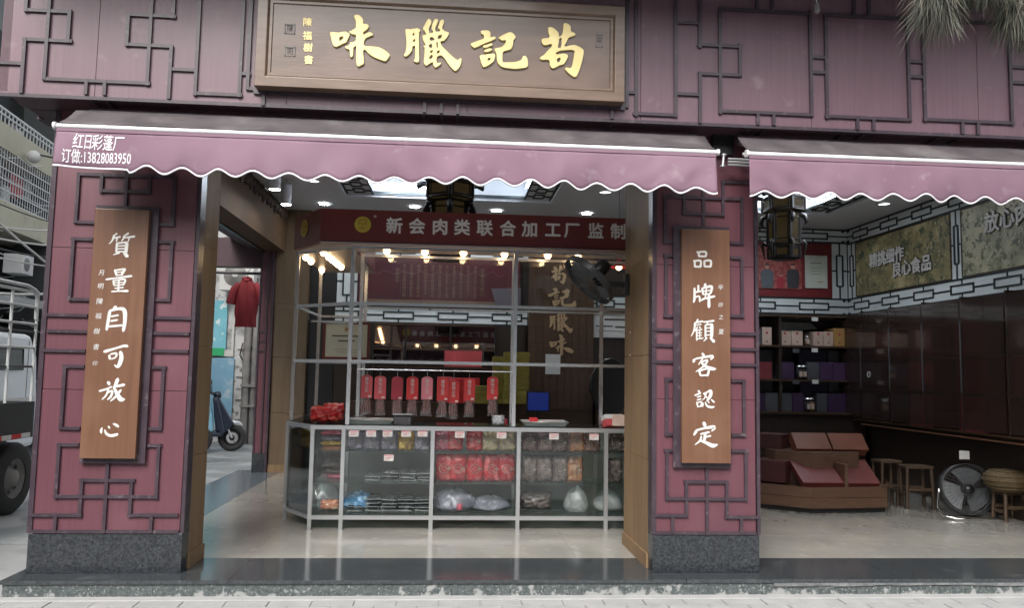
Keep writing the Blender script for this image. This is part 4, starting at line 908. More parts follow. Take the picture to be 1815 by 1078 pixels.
def bag(x, y, z, w, h, d, m, label, grp=None, ring=True, rz=0, seed=None, cat='meat bag', lay=None, name='packed_bag'):
    seed = seed if seed is not None else int(abs(x*1000)+abs(z*777))
    me = pillow_mesh(w, h, d, seed)
    if lay: 
        mm = me.mesh('packed_bag'); mm.transform(Matrix.Rotation(lay,4,'X'))
    else: mm = me.mesh('packed_bag')
    mm.materials.append(M[m])
    t = thing(name, label, cat, (x,y,z), rz, grp)
    o = bpy.data.objects.new('bag_body', mm); COL.objects.link(o); o.parent = t
    if ring:
        r = min(w,h)*.27; mb = B0(); mb.tube([(r*math.cos(a), -d*.56, h*.48+r*math.sin(a)) for a in np.linspace(0,2*math.pi,25)[:-1]], .0028, 5, closed=True)
        r2 = r*.5; mb.tube([(r2*math.cos(a), -d*.57, h*.48+r2*math.sin(a)) for a in np.linspace(0,2*math.pi,15)[:-1]], .002, 5, closed=True)
        mm = mb.mesh('printed_ring'); mm.materials.append(M['ringprint']); o = bpy.data.objects.new('printed_ring', mm); COL.objects.link(o); o.parent = t
        mb = B0().box(r*.6,r*1.45,-d*.60,-d*.55,h*.46,h*.50); mm = mb.mesh('label_strip'); mm.materials.append(M['ringprint']); o = bpy.data.objects.new('label_strip', mm); COL.objects.link(o); o.parent = t
    return t
def price(px_, py_, y, w=.085, h=.055, par=None, label='', rz=0):
    q = at(px_, py_, Y=y); t = thing('price_card', label, 'price card', (q.x,q.y,q.z-h/2), rz, 'white price cards on the counter glass')
    def loc_(nm, mb, m):
        me = mb.mesh(nm); me.materials.append(M[m]); o = bpy.data.objects.new(nm, me); COL.objects.link(o); o.parent = t
    loc_('card', B0().box(-w/2,w/2,-.0015,0,0,h), 'whitepaint'); loc_('pink_heading', B0().box(-w/2+.004,w/2-.004,-.003,-.0017,h*.78,h*.92), 'redpaper4'); loc_('print_line', B0().box(-w*.3,w*.3,-.003,-.0017,h*.5,h*.58).box(-w*.36,w*.1,-.003,-.0017,h*.25,h*.33), 'redpaper2')
YB = 1.66
# top shelf, bay by bay (positions read on the glass front)
q = at(540,788,Y=1.85); bag(-1.30,1.83,.68,.21,.185,.07,'bag_gold','golden bag behind the angled glass at the far left of the counter','bags in the counter',False,rz=math.radians(-57))
for k,(m,l) in enumerate((('bag_amber','flat amber bag at the bottom of the pile left of the second steel post'),('bag_gold','flat golden bag in the pile left of the second steel post'),('bag_lilac','flat silvery bag third in the pile left of the second steel post'),('bag_pink','flat pink bag on top of the pile left of the second steel post'))):
    bag(-1.06,1.68,.682+k*.045,.19,.14,.042,m,l,'flat bags in the counter',False,lay=math.radians(-88))
nm = ['leftmost','second','third','fourth','fifth']
for i,(px_,m) in enumerate(((629,'bag_lilac'),(659,'bag_lilac'),(690,'bag_lilac'),(720,'bag_gold'),(748,'bag_lilac'))):
    q = at(px_,785,Y=YB); bag(q.x,YB,.68,.145,.165,.07,m,('%s lilac grey bag on the top shelf of the bay under the left tray' % nm[i]) if m != 'bag_gold' else 'golden bag among the lilac bags on the top shelf','bags in the counter')
for i,(px_,m,l) in enumerate(((783,'bag_pink','pink bag at the left end of the middle bay, top shelf'),(806,'bag_red','red bag beside the pink one on the top shelf of the middle bay'),(841,'bag_red','right hand red bag on the top shelf of the middle bay'),(869,'bag_cream','left cream bag on the top shelf of the middle bay'),(899,'bag_cream','right cream bag on the top shelf of the middle bay, by the steel post'))):
    q = at(px_,785,Y=YB); bag(q.x,YB,.68,.15,.18,.075,m,l,'bags in the counter')
for i,px_ in enumerate((787,812,842,872,898)):
    q = at(px_,835,Y=YB); bag(q.x,YB,.405,.155,.245,.09,'bag_red','%s large red bag from the left on the second shelf' % nm[i],'large red bags in the counter')
for i,px_ in enumerate((938,966,993,1022,1050)):
    q = at(px_,788,Y=YB); bag(q.x,YB,.68,.148,.18,.075,'bag_brown' if i != 3 else 'bag_amber','%s dark brown bag from the left on the top shelf of the right bay' % nm[i],'dark bags in the counter')
for i,px_ in enumerate((938,965,992,1019)):
    q = at(px_,838,Y=YB); bag(q.x,YB,.405,.15,.235,.085,'bag_grey' if i < 3 else 'bag_amber','%s %s bag from the left on the second shelf of the right bay' % (nm[i],'grey brown' if i < 3 else 'amber'),'brown bags in the counter')
for i,(px_,py_,z,h) in enumerate(((1090,785,.68,.17),(1110,785,.68,.17),(1090,838,.405,.22))):
    q = at(px_,py_,Y=YB); bag(q.x,YB,z,.14,h,.08,'bag_dark','black bag by the right wood pillar, '+['upper shelf','upper shelf, half hidden','lower shelf'][i],'black bags in the counter')
# flat black packs on the second and bottom shelves
for i in range(4):
    for k in range(3 if i else 2):
        q = at(662+i*30,858,Y=1.65); bag(q.x+random.uniform(-.01,.01),1.68,.405+k*.030,.15,.2,.03,'bag_flat','thin dark pack, %s stack on the second shelf, %s layer' % (nm[i],['bottom','middle','top'][k]),'thin dark packs in the counter',False,lay=math.radians(-86),cat='flat pack')
for i in range(5):
    for k in range(4 if i else 2):
        q = at(630+i*29,912,Y=1.65); bag(q.x+random.uniform(-.01,.01),1.68,.135+k*.032,.15,.22,.032,'bag_flat','thin dark pack on the bottom shelf, %s stack, layer %s from below' % (nm[i],['one','two','three','four'][k]),'thin dark packs in the counter',False,lay=math.radians(-86),cat='flat pack')
for ob_ in [o for o in list(COL.objects) if o.get('category') == 'flat pack']:
    me = B0().box(-.07,.07,-.004,.0,-.004,.002).mesh('pale_edge'); me.materials.append(M['bag_white']); o = bpy.data.objects.new('pale_edge', me); COL.objects.link(o); o.parent = ob_; o.location = (random.uniform(-.01,.01),-.002,random.uniform(-.004,.006)); o.rotation_euler = (0,random.uniform(-.05,.05),0)
# pale flat stacks behind in the left bay
for i in range(3): bag(-1.06,1.8,.41+i*.05,.2,.26,.05,'bag_grey' if i else 'bag_pink','%s flat bag on the second shelf of the narrow left bay' % ['bottom','middle','top'][i],'flat bags in the counter',False,lay=math.radians(-86),cat='flat pack')
bag(-1.30,2.35,.405,.3,.24,.12,'bag_flat','dark folded bag behind the angled glass, second shelf',None,False,rz=-1)
bag(-1.28,2.1,.135,.28,.22,.14,'bag_dark','dark bag behind the angled glass, bottom shelf',None,False,rz=-1)
def sack(px_, py_, y, w, h, d, m, label, knot=True, z=.135, name='plastic_bag', cat='plastic bag'):
    q = at(px_, py_, Y=y); rnd = random.Random(px_); mb = B0(); prof = []
    n = 22; vs=[]; rows = 14
    for j in range(rows+1):
        t_ = j/rows; r = min(1,.78+1.4*t_) if t_ < .16 else (1.0-.25*((t_-.16)/.5)**2 if t_ < .66 else .75*(1-((t_-.66)/.34)**1.6)+.02)
        r = max(r,.06)
        for i in range(n):
            a = 2*math.pi*i/n; k = 1+.10*math.sin(3*a+px_+t_*4)+.06*math.sin(7*a+t_*9)+.04*math.sin(13*a-t_*11)
            vs.append((w/2*r*k*math.cos(a), d/2*r*k*math.sin(a), h*t_*(1+.06*math.sin(2*a+px_))))
    f = [(j*n+i, j*n+(i+1) % n, (j+1)*n+(i+1) % n, (j+1)*n+i) for j in range(rows) for i in range(n)]
    o = part(name, mb.add(vs,f,True), m, None, loc=(q.x,y,z)); tag(o, label, cat); return o
sack(572,900,1.8,.27,.30,.26,'film','clear carrier bag holding something peach coloured, bottom left of the counter')
bag(-1.05,1.70,.14,.17,.09,.10,'bag_peach','peach coloured meat inside the clear carrier bag, bottom left',None,False,cat='meat')
sack(637,880,1.80,.28,.155,.24,'bag_blue','blue plastic bag on the bottom shelf behind dark packs',z=.14)
sack(805,895,1.78,.42,.20,.32,'bag_smoke','smoky grey plastic bag with pink label, bottom shelf middle bay')
sack(868,900,1.80,.36,.13,.32,'bag_smoke','lower smoky plastic bag beside the middle steel post, bottom shelf')
bag(.12,1.62,.15,.05,.06,.03,'bag_pink','small pink and white packet by the smoky plastic bag',None,False,cat='packet')
sack(1022,880,1.72,.23,.23,.2,'bag_white','white plastic bag on the bottom shelf, left of two')
sack(1078,888,1.78,.27,.19,.24,'bag_white','white plastic bag on the bottom shelf, right of two',z=.137)
bag(.83,1.80,.135,.3,.16,.16,'bag_grey','grey box shaped pack at the rear of the bottom shelf',None,False,cat='pack')
for i,(x_,y_) in enumerate(((627,769),(658,769),(687,769),(720,769),(749,769),(689,812),(815,771),(889,772),(982,774),(1053,775))):
    price(x_,y_,1.494 if True else 0,label='white price card, '+['over the leftmost lilac bag','over the second lilac bag','over the third lilac bag','over the golden bag of the lilac row','over the rightmost lilac bag','alone at second shelf height below the lilac bags','over the red bags','over the cream bags','over the dark brown bags','right of the dark brown bags'][i])
t_ = price(531,767,1.80,label='white price card over the golden bag at the far left end',rz=math.radians(-57))

# things on the counter top
bag(-1.14,1.80,.915,.27,.15,.20,'bag_cherry','heap of shiny red packets on the counter, left end',None,False,cat='packet heap')
bag(-1.07,1.84,.925,.20,.165,.18,'bag_cherry','taller shiny red bag leaning in the heap on the counter',None,False,rz=.5,cat='red bag')
def tray(x0,x1,y0,y1,z,label,m='steelb'):
    t = thing('steel_tray', label, 'tray', ((x0+x1)/2,(y0+y1)/2,z))
    v = [(x0+.03,y0+.03,z),(x1-.03,y0+.03,z),(x1-.03,y1-.03,z),(x0+.03,y1-.03,z),(x0,y0,z+.035),(x1,y0,z+.035),(x1,y1,z+.035),(x0,y1,z+.035)]
    f = [(0,1,2,3),(0,1,5,4),(1,2,6,5),(2,3,7,6),(3,0,4,7)]
    o = part('tray_pan', B0().add(v,f), m, t); so = o.modifiers.new('t','SOLIDIFY'); so.thickness=.003
    part('rolled_rim', B0().tube(v[4:], .006, 6, closed=True), m, t); return t
tray(-.91,-.50,1.58,1.88,.915,'steel tray on the counter top, left of the scale')
tray(.68,1.10,1.58,1.90,.915,'steel tray on the counter top right of the middle posts')
sc = thing('weighing_scale', 'grey electronic scale on the counter beside the left tray', 'scale', (-.42,1.75,.915))
part('body', B0().prismx([(1.62,.915),(1.88,.915),(1.88,.99),(1.68,.975)],-.50,-.34), 'greybox', sc, .006); part('platter', B0().box(-.51,-.33,1.7,1.89,.994,1.0), 'steel', sc); part('keypad', B0().box(-.47,-.37,1.628,1.634,.93,.955), 'ink', sc)
tg = part('red_ticket', B0().prismx([(1.6,.955),(1.66,.99),(1.662,.989),(1.602,.953)],.74,.82), 'redpaper', None); tag(tg, 'red ticket lying on the rim of the right steel tray', 'ticket')
bt = part('red_jar', B0().lathe([(.001,.915),(.028,.915),(.03,.93),(.028,.965),(.02,.97),(.001,.972)],(.52,1.75,0),14), 'redpaper3', None); tag(bt, 'small dark red jar on the counter just left of the middle posts', 'jar')
cl_ = part('clear_bag', pillow_mesh(.12,.09,.06,5).mesh('clear_bag'), 'film', None, loc=(.46,1.70,.915)); tag(cl_, 'crumpled clear bag beside the small red jar on the counter', 'plastic bag')
def boxthing(name, label, cat, x0,x1,y0,y1,z0,z1, m, grp=None, rz=0, rx=0, lid=None, bev=.003):
    cx_,cy_ = (x0+x1)/2,(y0+y1)/2; hx,hy,h = (x1-x0)/2,(y1-y0)/2,z1-z0
    t = thing(name, label, cat, (cx_,cy_,z0), rz, grp); t.rotation_euler = (rx,0,rz)
    me = B0().box(-hx,hx,-hy,hy,0,h).mesh('carton'); me.materials.append(M[m]); o = bpy.data.objects.new('carton', me); COL.objects.link(o); o.parent = t
    b = o.modifiers.new('b','BEVEL'); b.width = bev; b.segments = 1
    if lid:
        me = B0().box(-hx-.002,hx+.002,-hy-.002,hy+.002,h*.62,h+.002).mesh('lid'); me.materials.append(M[lid]); o = bpy.data.objects.new('lid', me); COL.objects.link(o); o.parent = t
    return t
boxthing('leaflet_stack','red and white printed packs leaning at the right end of the counter','printed pack',1.44,1.62,1.62,1.70,.915,1.02,'redpaper2',rz=.3,rx=-.35,lid='paper')
boxthing('catalogue','cream booklet leaning on the red packs at the right end of the counter','booklet',1.50,1.66,1.56,1.575,.925,1.04,'creambox',rz=-.3,rx=-.5)

# hanging red tags with sausages in film
HR = 1.80
rl = part('hanging_rail', B0().tube([(-.86,HR,1.405),(.60,HR,1.405)], .006, 6), 'steel', None); tag(rl, 'thin steel rail the red tags hang from', 'rail')
tags = [(650,'redpaper2',685,0,'coral tag'),(674,'redpaper2',687,0,'dull coral tag'),(704,'redpaper3',688,0,'dark red tag without a clear print'),(731,'redpaper',688,0,'bright red tag'),(757,'redpaper4',688,0,'pale pink tag'),(785,'redpaper',690,0,'red tag left of the overlapping pair'),(804,'redpaper',694,.01,'lower red tag of the overlapping group'),(832,'redpaper',690,0,'red tag right in the overlapping group'),(873,'redpaper',688,0,'bright red tag hanging alone at the right end')]
M['sausage'] = mat('dried_sausage', (.20,.05,.04), .35, var=(.40,.20,.16), scale=60, bump=.5, bscale=60)
for i,(px_,m,py_,dz,l) in enumerate(tags):
    q = at(px_,py_,Y=HR-.01-.012*(i % 3)); w=.052+.002*(i % 2); h=.108; zc = q.z
    t = thing('sausage_tag', '%s over wrapped sausages, %s from the left' % (l, ['first','second','third','fourth','fifth','sixth','seventh','eighth','ninth'][i]), 'hanging tag', (q.x,q.y,zc), random.uniform(-.12,.12), 'hanging red sausage tags')
    def lp(nm, mb, mm_):
        me = mb if isinstance(mb, bpy.types.Mesh) else mb.mesh(nm); me.materials.clear(); me.materials.append(M[mm_]); o = bpy.data.objects.new(nm, me); COL.objects.link(o); o.parent = t
    poly = [(-w,-h),(w,-h),(w,h*.72)]+[(w*math.cos(a),h*.72+w*.55*math.sin(a)) for a in np.linspace(.3,2.84,6)]+[(-w,h*.72)]
    lp('card', B0().prism(poly,-.001,.001), m)
    if i != 2:
        o = text('\n'.join('苟記臘味' if False else '臘味正宗'), .036, 'whitepaint', None, (0,0,0), 'printed_characters', .0005)
        for oo in (o,): oo.parent = t; oo.location = (0,-.003,.012)
    lp('price_dot', B0().box(w*.3,w*.8,-.003,-.0012,-h*.92,-h*.78), 'whitepaint')
    lp('hook', B0().tube([(0,0,h*.95),(0,-.004,h*1.05),(0,0,1.41-zc)], .0015, 5), 'steel')
    sb_ = B0()
    for k in range(4):
        x = -.024+k*.016; sb_.tube([(x*.8,0,-h-.002),(x,.006,-h-.04),(x*1.2,.0,-h-.09),(x*1.1,-.003,-h-.125)], [.004,.0075,.0075,.004], 6)
    lp('sausages', sb_, 'sausage')
    fm = B0(); n=12; vs=[]
    for j in range(6):
        for k in range(n):
            a = 2*math.pi*k/n; r = (.038+.012*j/5)*(1+.18*math.sin(3*a+i)+.1*math.sin(5*a+j))
            vs.append((r*math.cos(a), .5*r*math.sin(a), -h-.15*j/5+.008*math.sin(2*a)))
    lp('film_wrap', fm.add(vs,[(j*n+k,j*n+(k+1) % n,(j+1)*n+(k+1) % n,(j+1)*n+k) for j in range(5) for k in range(n)],True), 'filmclear')

# ------------------------------------------------------------------ behind the counter
def framed(name, label, cat, x0,x1,y,z0,z1, m, fm, fw=.02, lines=None, rz=0):
    t = thing(name, label, cat, ((x0+x1)/2,y,z0), 0)
    part('sheet', B0().box(x0,x1,y,y+.01,z0,z1), m, t)
    if fw: part('frame', mitre(x0-fw,x1+fw,z0-fw,z1+fw,fw*1.05,y-.012,y+.012,y-.002), fm, t)
    for (u0,u1,v0,v1,mm_) in (lines or []):
        piece('printed_line', mm_, x0+(x1-x0)*u0, x0+(x1-x0)*u1, y-.0015, y-.0002, z0+(z1-z0)*v0, z0+(z1-z0)*v1, t)
    return t
a_ = at(578,574,Y=3.3); b_ = at(650,634,Y=3.3)
framed('certificate','framed pale certificate with a red frame, standing on the rack at the left','certificate',a_.x,b_.x,3.3,b_.z,a_.z,'palepaper','redbox',.028,[(.15,.85,.62,.66,'ink'),(.3,.7,.47,.51,'ink'),(.2,.8,.22,.235,'inkgold'),(.3,.75,.14,.155,'inkgold'),(.45,.55,.78,.9,'inkgold')])
# maroon poster with columns of characters
a_ = at(668,460,Y=5.45); b_ = at(916,541,Y=5.45)
ps = thing('text_poster','dark maroon poster board filled with columns of small gold characters','poster',(a_.x/2+b_.x/2,5.45,b_.z))
part('board', B0().box(-1.30,.97,5.45,5.5,2.30,2.98), 'poster', ps)
part('landscape_strip', B0().box(-1.25,.9,5.445,5.449,2.33,2.39), 'dimgold', ps)
cols_src = ['苟記臘味','新会肉类联合加工厂监制','臘味正宗','質量自可放心','品牌顧客認定','良心食品','精挑细作','放心肉品']
rr = random.Random(3)
for i in range(13):
    x = at(855-(i*12.6),500,Y=5.44).x; n_ = 9 if 0 < i < 12 else (6 if i == 0 else 4)
    st_ = ''; 
    while len(st_) < n_: st_ += rr.choice(cols_src)
    sz = .052 if i else .066
    o = text('\n'.join(st_[:n_]), sz, 'dimgold', ps, (x,5.4445,2.66+(.07 if i == 12 else 0)), 'character_column', .0005, fat=.0008)
    piece('column_rule', 'dimgold', x+.048, x+.050, 5.4475, 5.4495, 2.42, 2.92, ps)
nt_ = part('grey_reflection', B0().prism([(.63,2.31),(.98,2.31),(.98,2.60),(.56,2.58)],5.435,5.438), mat('grey_reflection_sheet',(.10,.085,.10),.5), None); tag(nt_, 'tilted grey sheet painted as a reflection over the right end of the maroon poster', 'sheet')  # flat grey sheet standing in for a reflection on the poster
M['smoky'] = M['film']
# cabinet with tinted mirror
cab = thing('mirror_cabinet','dark cabinet with a tinted mirror back and shelves behind the counter','cabinet',(-.2,5.2,0))
part('lower_body', B0().box(-1.3,1.05,5.0,5.495,0,.98), 'darkwood2', cab)
part('mirror', B0().prismx([(5.385,1.50),(5.431,2.04),(5.435,2.04),(5.39,1.50)],-1.05,.62), 'mirror', cab)
part('mirror_back', B0().box(-1.3,1.05,5.441,5.495,.98,2.05), 'darkwood', cab)
for x in (-1.07,-.62,.0,.63): piece('upright', 'black', x-.012, x+.012, 5.36, 5.44, .98, 2.05, cab)
for z in (1.45,2.045,1.70): piece('shelf', 'darkwood2', -1.06, .62, 5.25 if z < 1.6 else 5.38, 5.429, z-.012, z+.012, cab)
for x0_,x1_ in ((-1.05,-.78),(-.6,-.05),(-.04,.3)): pass
def giftbox(px0,py0,px1,py1,y,d,m,label,grp,z0=None,txt=None):
    a_ = at(px0,py0,Y=y); b_ = at(px1,py1,Y=y); zb = z0 if z0 is not None else b_.z
    t = boxthing('gift_box', label, 'gift box', a_.x,b_.x,y,y+d,zb,a_.z,m,grp)
    return t
giftbox(788,622,808,643,5.25,.15,'redpaper2','left pale red box on the mirror shelf behind the counter','red boxes on the mirror shelf',1.462)
t_ = giftbox(809,622,854,643,5.25,.15,'redpaper2','right wide red box with white print on the mirror shelf','red boxes on the mirror shelf',1.462)
giftbox(775,668,800,706,4.9,.1,'redpaper2','red box standing behind the hanging tags','red boxes behind the tags',.985); giftbox(801,670,850,707,4.9,.1,'redpaper','wide red box standing behind the hanging tags','red boxes behind the tags',.985)
for x_ in (0,.1): piece('white_print','whitepaint',t_.location.x-.05+x_,t_.location.x-.02+x_,4.897,4.8995,1.06,1.12,t_)
jr = part('white_bottle', B0().lathe([(.001,.985),(.03,.985),(.03,1.13),(.012,1.16),(.012,1.19),(.001,1.19)],at(853,680,Y=4.9)*1,12) if False else B0().lathe([(.001,0),(.03,0),(.03,.14),(.012,.17),(.012,.2),(.001,.2)],(.36,4.95,.985),12), 'whitepaint', None); tag(jr,'small white bottle right of the red boxes on the cabinet','bottle')
# stacks of yellow cartons
for c_i,(px0,px1,ptop,n_,nm_) in enumerate(((873,892,632,10,'left narrow'),(893,938,624,11,'tall wide'),(840,866,684,4,'short left'))):
    y = 4.82-.06*c_i; x0_ = at(px0,690,Y=y).x; x1_ = at(px1,690,Y=y).x; zt = at(px0,ptop,Y=y).z; z0_ = .985; h = (zt-z0_)/n_
    for k in range(n_):
        j = random.uniform(-.006,.006)
        boxthing('yellow_carton','flat yellow carton in the %s stack, %s' % (nm_, ['bottom','second from bottom','third from bottom','fourth from bottom','fifth from bottom','sixth from bottom','seventh from bottom','eighth from bottom','ninth from bottom','tenth from bottom','eleventh from bottom'][k]) ,'carton',x0_+j,x1_+j,y,y+.22,z0_+k*h+.001,z0_+(k+1)*h-.001,'yellowbox','stacked yellow cartons')
# brown wood sign on the rear wall with the shop name
ws = thing('wood_name_panel','tall brown wood panel with four tan calligraphy characters, behind the counter','wood panel',(1.55,5.4,0))
part('board', B0().box(1.09,2.01,5.36,5.495,0,3.35), 'darkwood2', ws)
for i in range(9): piece('plank', 'plaquedk' if 'plaquedk' in M else 'darkwood2', 1.09+i*.1023+.002, 1.09+(i+1)*.1023-.002, 5.345, 5.359, .9, 3.35, ws)
M['tanink'] = mat('tan_paint', (.36,.25,.14), .5)
for ch,(px_,py_,hh) in zip('苟記臘味',((990,487,34),(996,528,34),(994,572,38),(995,612,38))):
    (ox,oy),grp = GC[ch]; allp = [p for g_ in grp for pl in g_ for p in pl]; mx = (min(p[0] for p in allp)+max(p[0] for p in allp))/2; my = (min(p[1] for p in allp)+max(p[1] for p in allp))/2; H_ = max(p[1] for p in allp)-min(p[1] for p in allp)
    s_ = hh/H_
    for polys in grp: outline('tan_character', [[((x-mx)*s_,(y-my)*s_) for x,y in pl] for pl in polys], 1, px_, py_, 5.345, 'tanink', ws, .004, .001)
a_ = at(967,628,Y=5.33); b_ = at(993,664,Y=5.33)
nn = part('paper_notice', B0().box(a_.x,b_.x,5.335,5.338,b_.z,a_.z), 'paper', None); tag(nn, 'white paper notice taped low on the brown wood panel', 'notice')
a_ = at(1045,558,Y=5.47); b_ = at(1108,598,Y=5.47)
framed('white_notice_board','white notice board with black print, behind the fan','notice board',a_.x,b_.x+.1,5.47,b_.z,a_.z,'paper','steelb',.012,[(.15,.55,.46,.52,'ink'),(.6,.95,.42,.5,'ink'),(.2,.8,.25,.28,'ink'),(.35,.95,.75,.85,'bag_grey')])
# office chair and desk with monitor
mo = thing('monitor','computer monitor with a plain blue screen on the rear desk','monitor',(.95,3.3,.8))
a_ = at(936,696,Y=3.3); b_ = at(972,728,Y=3.3)
part('screen_face', B0().box(a_.x,b_.x,3.3,3.304,b_.z,a_.z), 'screen', mo); part('bezel', B0().box(a_.x-.015,b_.x+.015,3.305,3.34,b_.z-.02,a_.z+.015), 'black', mo); part('stand', B0().box((a_.x+b_.x)/2-.02,(a_.x+b_.x)/2+.02,3.345,3.37,.78,b_.z).box((a_.x+b_.x)/2-.1,(a_.x+b_.x)/2+.1,3.28,3.45,.765,.78), 'black', mo)
dk = thing('desk','dark desk behind the counter carrying the monitor','desk',(1.1,3.4,0))
part('desk_top', B0().box(.6,2.0,3.15,3.75,.735,.765), 'darkwood', dk, .004)
for i,(x,y) in enumerate(((.65,3.2),(1.95,3.2),(.65,3.7),(1.95,3.7))): piece('leg','darkwood',x-.025,x+.025,y-.025,y+.025,0,.735,dk)
piece('modesty_panel','darkwood',.68,1.92,3.21,3.225,.2,.735,dk)
oc = thing('office_chair','black rounded chair back behind the right end of the counter','chair',(1.75,3.0,0))
q = at(1083,630,Y=3.0); mb = B0(); n=24; vs=[]
def egg(u): return .23*math.sqrt(max(0,1-abs(u)**2.6))
poly = [(q.x+.24*math.cos(a)*(1 if math.sin(a) > 0 else .85), 1.22+(.36 if math.sin(a) > 0 else .30)*math.sin(a)) for a in np.linspace(0,2*math.pi,25)[:-1]]
part('backrest', B0().prism(poly,3.0,3.07), 'black', oc, .02); part('seat', B0().lathe([(.001,.45),(.24,.45),(.25,.5),(.23,.52),(.001,.53)],(q.x,2.82,0),20), 'black', oc); part('stem', B0().tube([(q.x,2.82,.1),(q.x,2.82,.45)],.03), 'steel', oc)
for k in range(5): a=k*1.2566; part('leg', B0().tube([(q.x,2.82,.1),(q.x+.28*math.cos(a),2.82+.28*math.sin(a),.05)],.02,6).lathe([(.001,-.028),(.025,-.02),(.025,.02),(.001,.028)],(q.x+.28*math.cos(a),2.82+.28*math.sin(a),.03),8), 'black', oc)
part('back_post', B0().tube([(q.x,2.95,.5),(q.x,3.05,.98)],.02,6), 'black', oc)
# rear shelf with jars at right
rs = thing('rear_sideboard','dark sideboard with jars against the rear wall, seen right of the chair','sideboard',(2.4,5.2,0))
part('body', B0().box(2.05,3.3,5.1,5.49,0,1.14), 'darkwood2', rs); piece('top_board','darkwood2',2.03,3.32,5.07,5.492,1.141,1.165,rs)
for i,px_ in enumerate((1051,1060,1080,1090,1101)):
    q = at(px_,678,Y=5.25); t = thing('jar','small round lidded jar on the rear sideboard, %s from the left' % nm[i],'jar',(q.x,5.25,1.165),group='jars on the rear sideboard')
    part('pot', B0().lathe([(.001,1.165),(.035,1.165),(.038,1.19),(.036,1.225),(.001,1.225)],(q.x,5.25,0),12), 'bag_cream', t); part('lid', B0().lathe([(.037,1.226),(.03,1.24),(.001,1.245)],(q.x,5.25,0),12), 'steelb', t)
# small red market lamp
q = at(1097,470,Y=3.1); rl_ = thing('red_pendant_lamp','red cone market lamp half hidden by the right wood pillar','pendant lamp',q)
part('shade', B0().lathe([(.012,.10),(.02,.085),(.085,.015),(.10,0),(.098,0),(.02,.08)],(q.x,q.y,q.z-.03),20), 'redpaper', rl_); part('bulb', B0().lathe([(.001,-.05),(.03,-.035),(.034,-.01),(.015,.02)],(q.x,q.y,q.z-.01),14), 'warm', rl_); part('cord', B0().tube([(q.x,q.y,q.z+.07),(q.x,q.y,CZ)],.004,5), 'black', rl_)

# ------------------------------------------------------------------ lanterns
def lantern(x, y, ztop, sc_, label):
    t = thing('palace_lantern', label, 'lantern', (x,y,ztop))
    def ring(r, z, n=6, ph=math.pi/6): return [Vector((x+r*math.cos(ph+2*math.pi*k/n), y+r*math.sin(ph+2*math.pi*k/n), z)) for k in range(n)]
    r1, r2 = .27*sc_, .205*sc_; zA, zB, zC, zD, zE = ztop, ztop-.17*sc_, ztop-.20*sc_, ztop-.62*sc_, ztop-.80*sc_
    for (ra, za, rb, zb) in ((r1,zA,r1,zB),(r2,zC,r2,zD),(r2*.98,zD-.03,r2*.98,zE)):
        A = ring(ra,za); B_ = ring(rb,zb)
        for k in range(6):
            part('corner_post', B0().tube([A[k],B_[k]], .019*sc_, 6), 'lanternwood', t)
            j = (k+1) % 6; c_ = (A[k]+A[j]+B_[k]+B_[j])/4
            v = [c_+(p-c_)*.93 for p in (A[k],A[j],B_[j],B_[k])]; part('silk_pane', B0().add(v,[(0,1,2,3)]), 'lanternpane', t)
        for k in range(6):
            j = (k+1) % 6; aa=(A[k]+A[j])/2; bb=(B_[k]+B_[j])/2
            for fr_ in (.16,.84): part('pane_bar', B0().tube([A[k]*(1-fr_)+B_[k]*fr_, A[j]*(1-fr_)+B_[j]*fr_], .009*sc_, 5), 'lanternwood', t)
            for fr_ in (.14,.86): part('pane_bar', B0().tube([A[k]*(1-fr_)+A[j]*fr_, B_[k]*(1-fr_)+B_[j]*fr_], .009*sc_, 5), 'lanternwood', t)
        for z_, RR in ((za,A),(zb,B_)): part('rim', B0().tube(RR, .014*sc_, 6, closed=True), 'lanternwood', t)
    # brackets: dragon-like hooks at each corner, upper and lower
    for k in range(6):
        a = math.pi/6+k*math.pi/3; d = Vector((math.cos(a), math.sin(a), 0)); b = Vector((x,y,0))
        part('bracket', B0().tube([b+d*r1*.95+Vector((0,0,zA+.01)), b+d*(r1+.06*sc_)+Vector((0,0,zA+.03)), b+d*(r1+.13*sc_)+Vector((0,0,zA+.01)), b+d*(r1+.15*sc_)+Vector((0,0,zA+.05))], [.028*sc_,.03*sc_,.034*sc_,.006], 6), 'lanternwood', t)
        part('bracket', B0().tube([b+d*r2+Vector((0,0,zC-.02)), b+d*(r2+.06*sc_)+Vector((0,0,zC-.05*sc_)), b+d*(r2+.085*sc_)+Vector((0,0,zC-.13*sc_)), b+d*(r2+.05*sc_)+Vector((0,0,zC-.16*sc_))], [.024*sc_,.032*sc_,.028*sc_,.006], 6), 'lanternwood', t)
        part('bracket', B0().tube([b+d*r2+Vector((0,0,zD)), b+d*(r2+.05*sc_)+Vector((0,0,zD+.03*sc_)), b+d*(r2+.07*sc_)+Vector((0,0,zD+.0)), b+d*(r2+.04*sc_)+Vector((0,0,zE))], [.02*sc_,.028*sc_,.024*sc_,.006], 6), 'lanternwood', t)
    part('bottom_plate', B0().lathe([(.001,zE-.01),(r2*.9,zE-.01),(r2*.95,zE+.01),(.001,zE+.012)],(x,y,0),6), 'lanternwood', t)
    part('top_plate', B0().lathe([(.001,zA+.05),(.08*sc_,zA+.05),(r1*.95,zA+.012),(.001,zA+.01)],(x,y,0),6), 'lanternwood', t)
    part('chain', B0().tube([(x,y,zA+.04),(x,y,CZ+.3)], .008, 6), 'lanternwood', t)
    return t
lantern(-.04,2.55,3.37,1.0,'dark palace lantern hanging over the middle of the counter header')
lantern(4.03,3.6,3.585,.92,'dark six sided palace lantern hanging beside the right plum pillar')

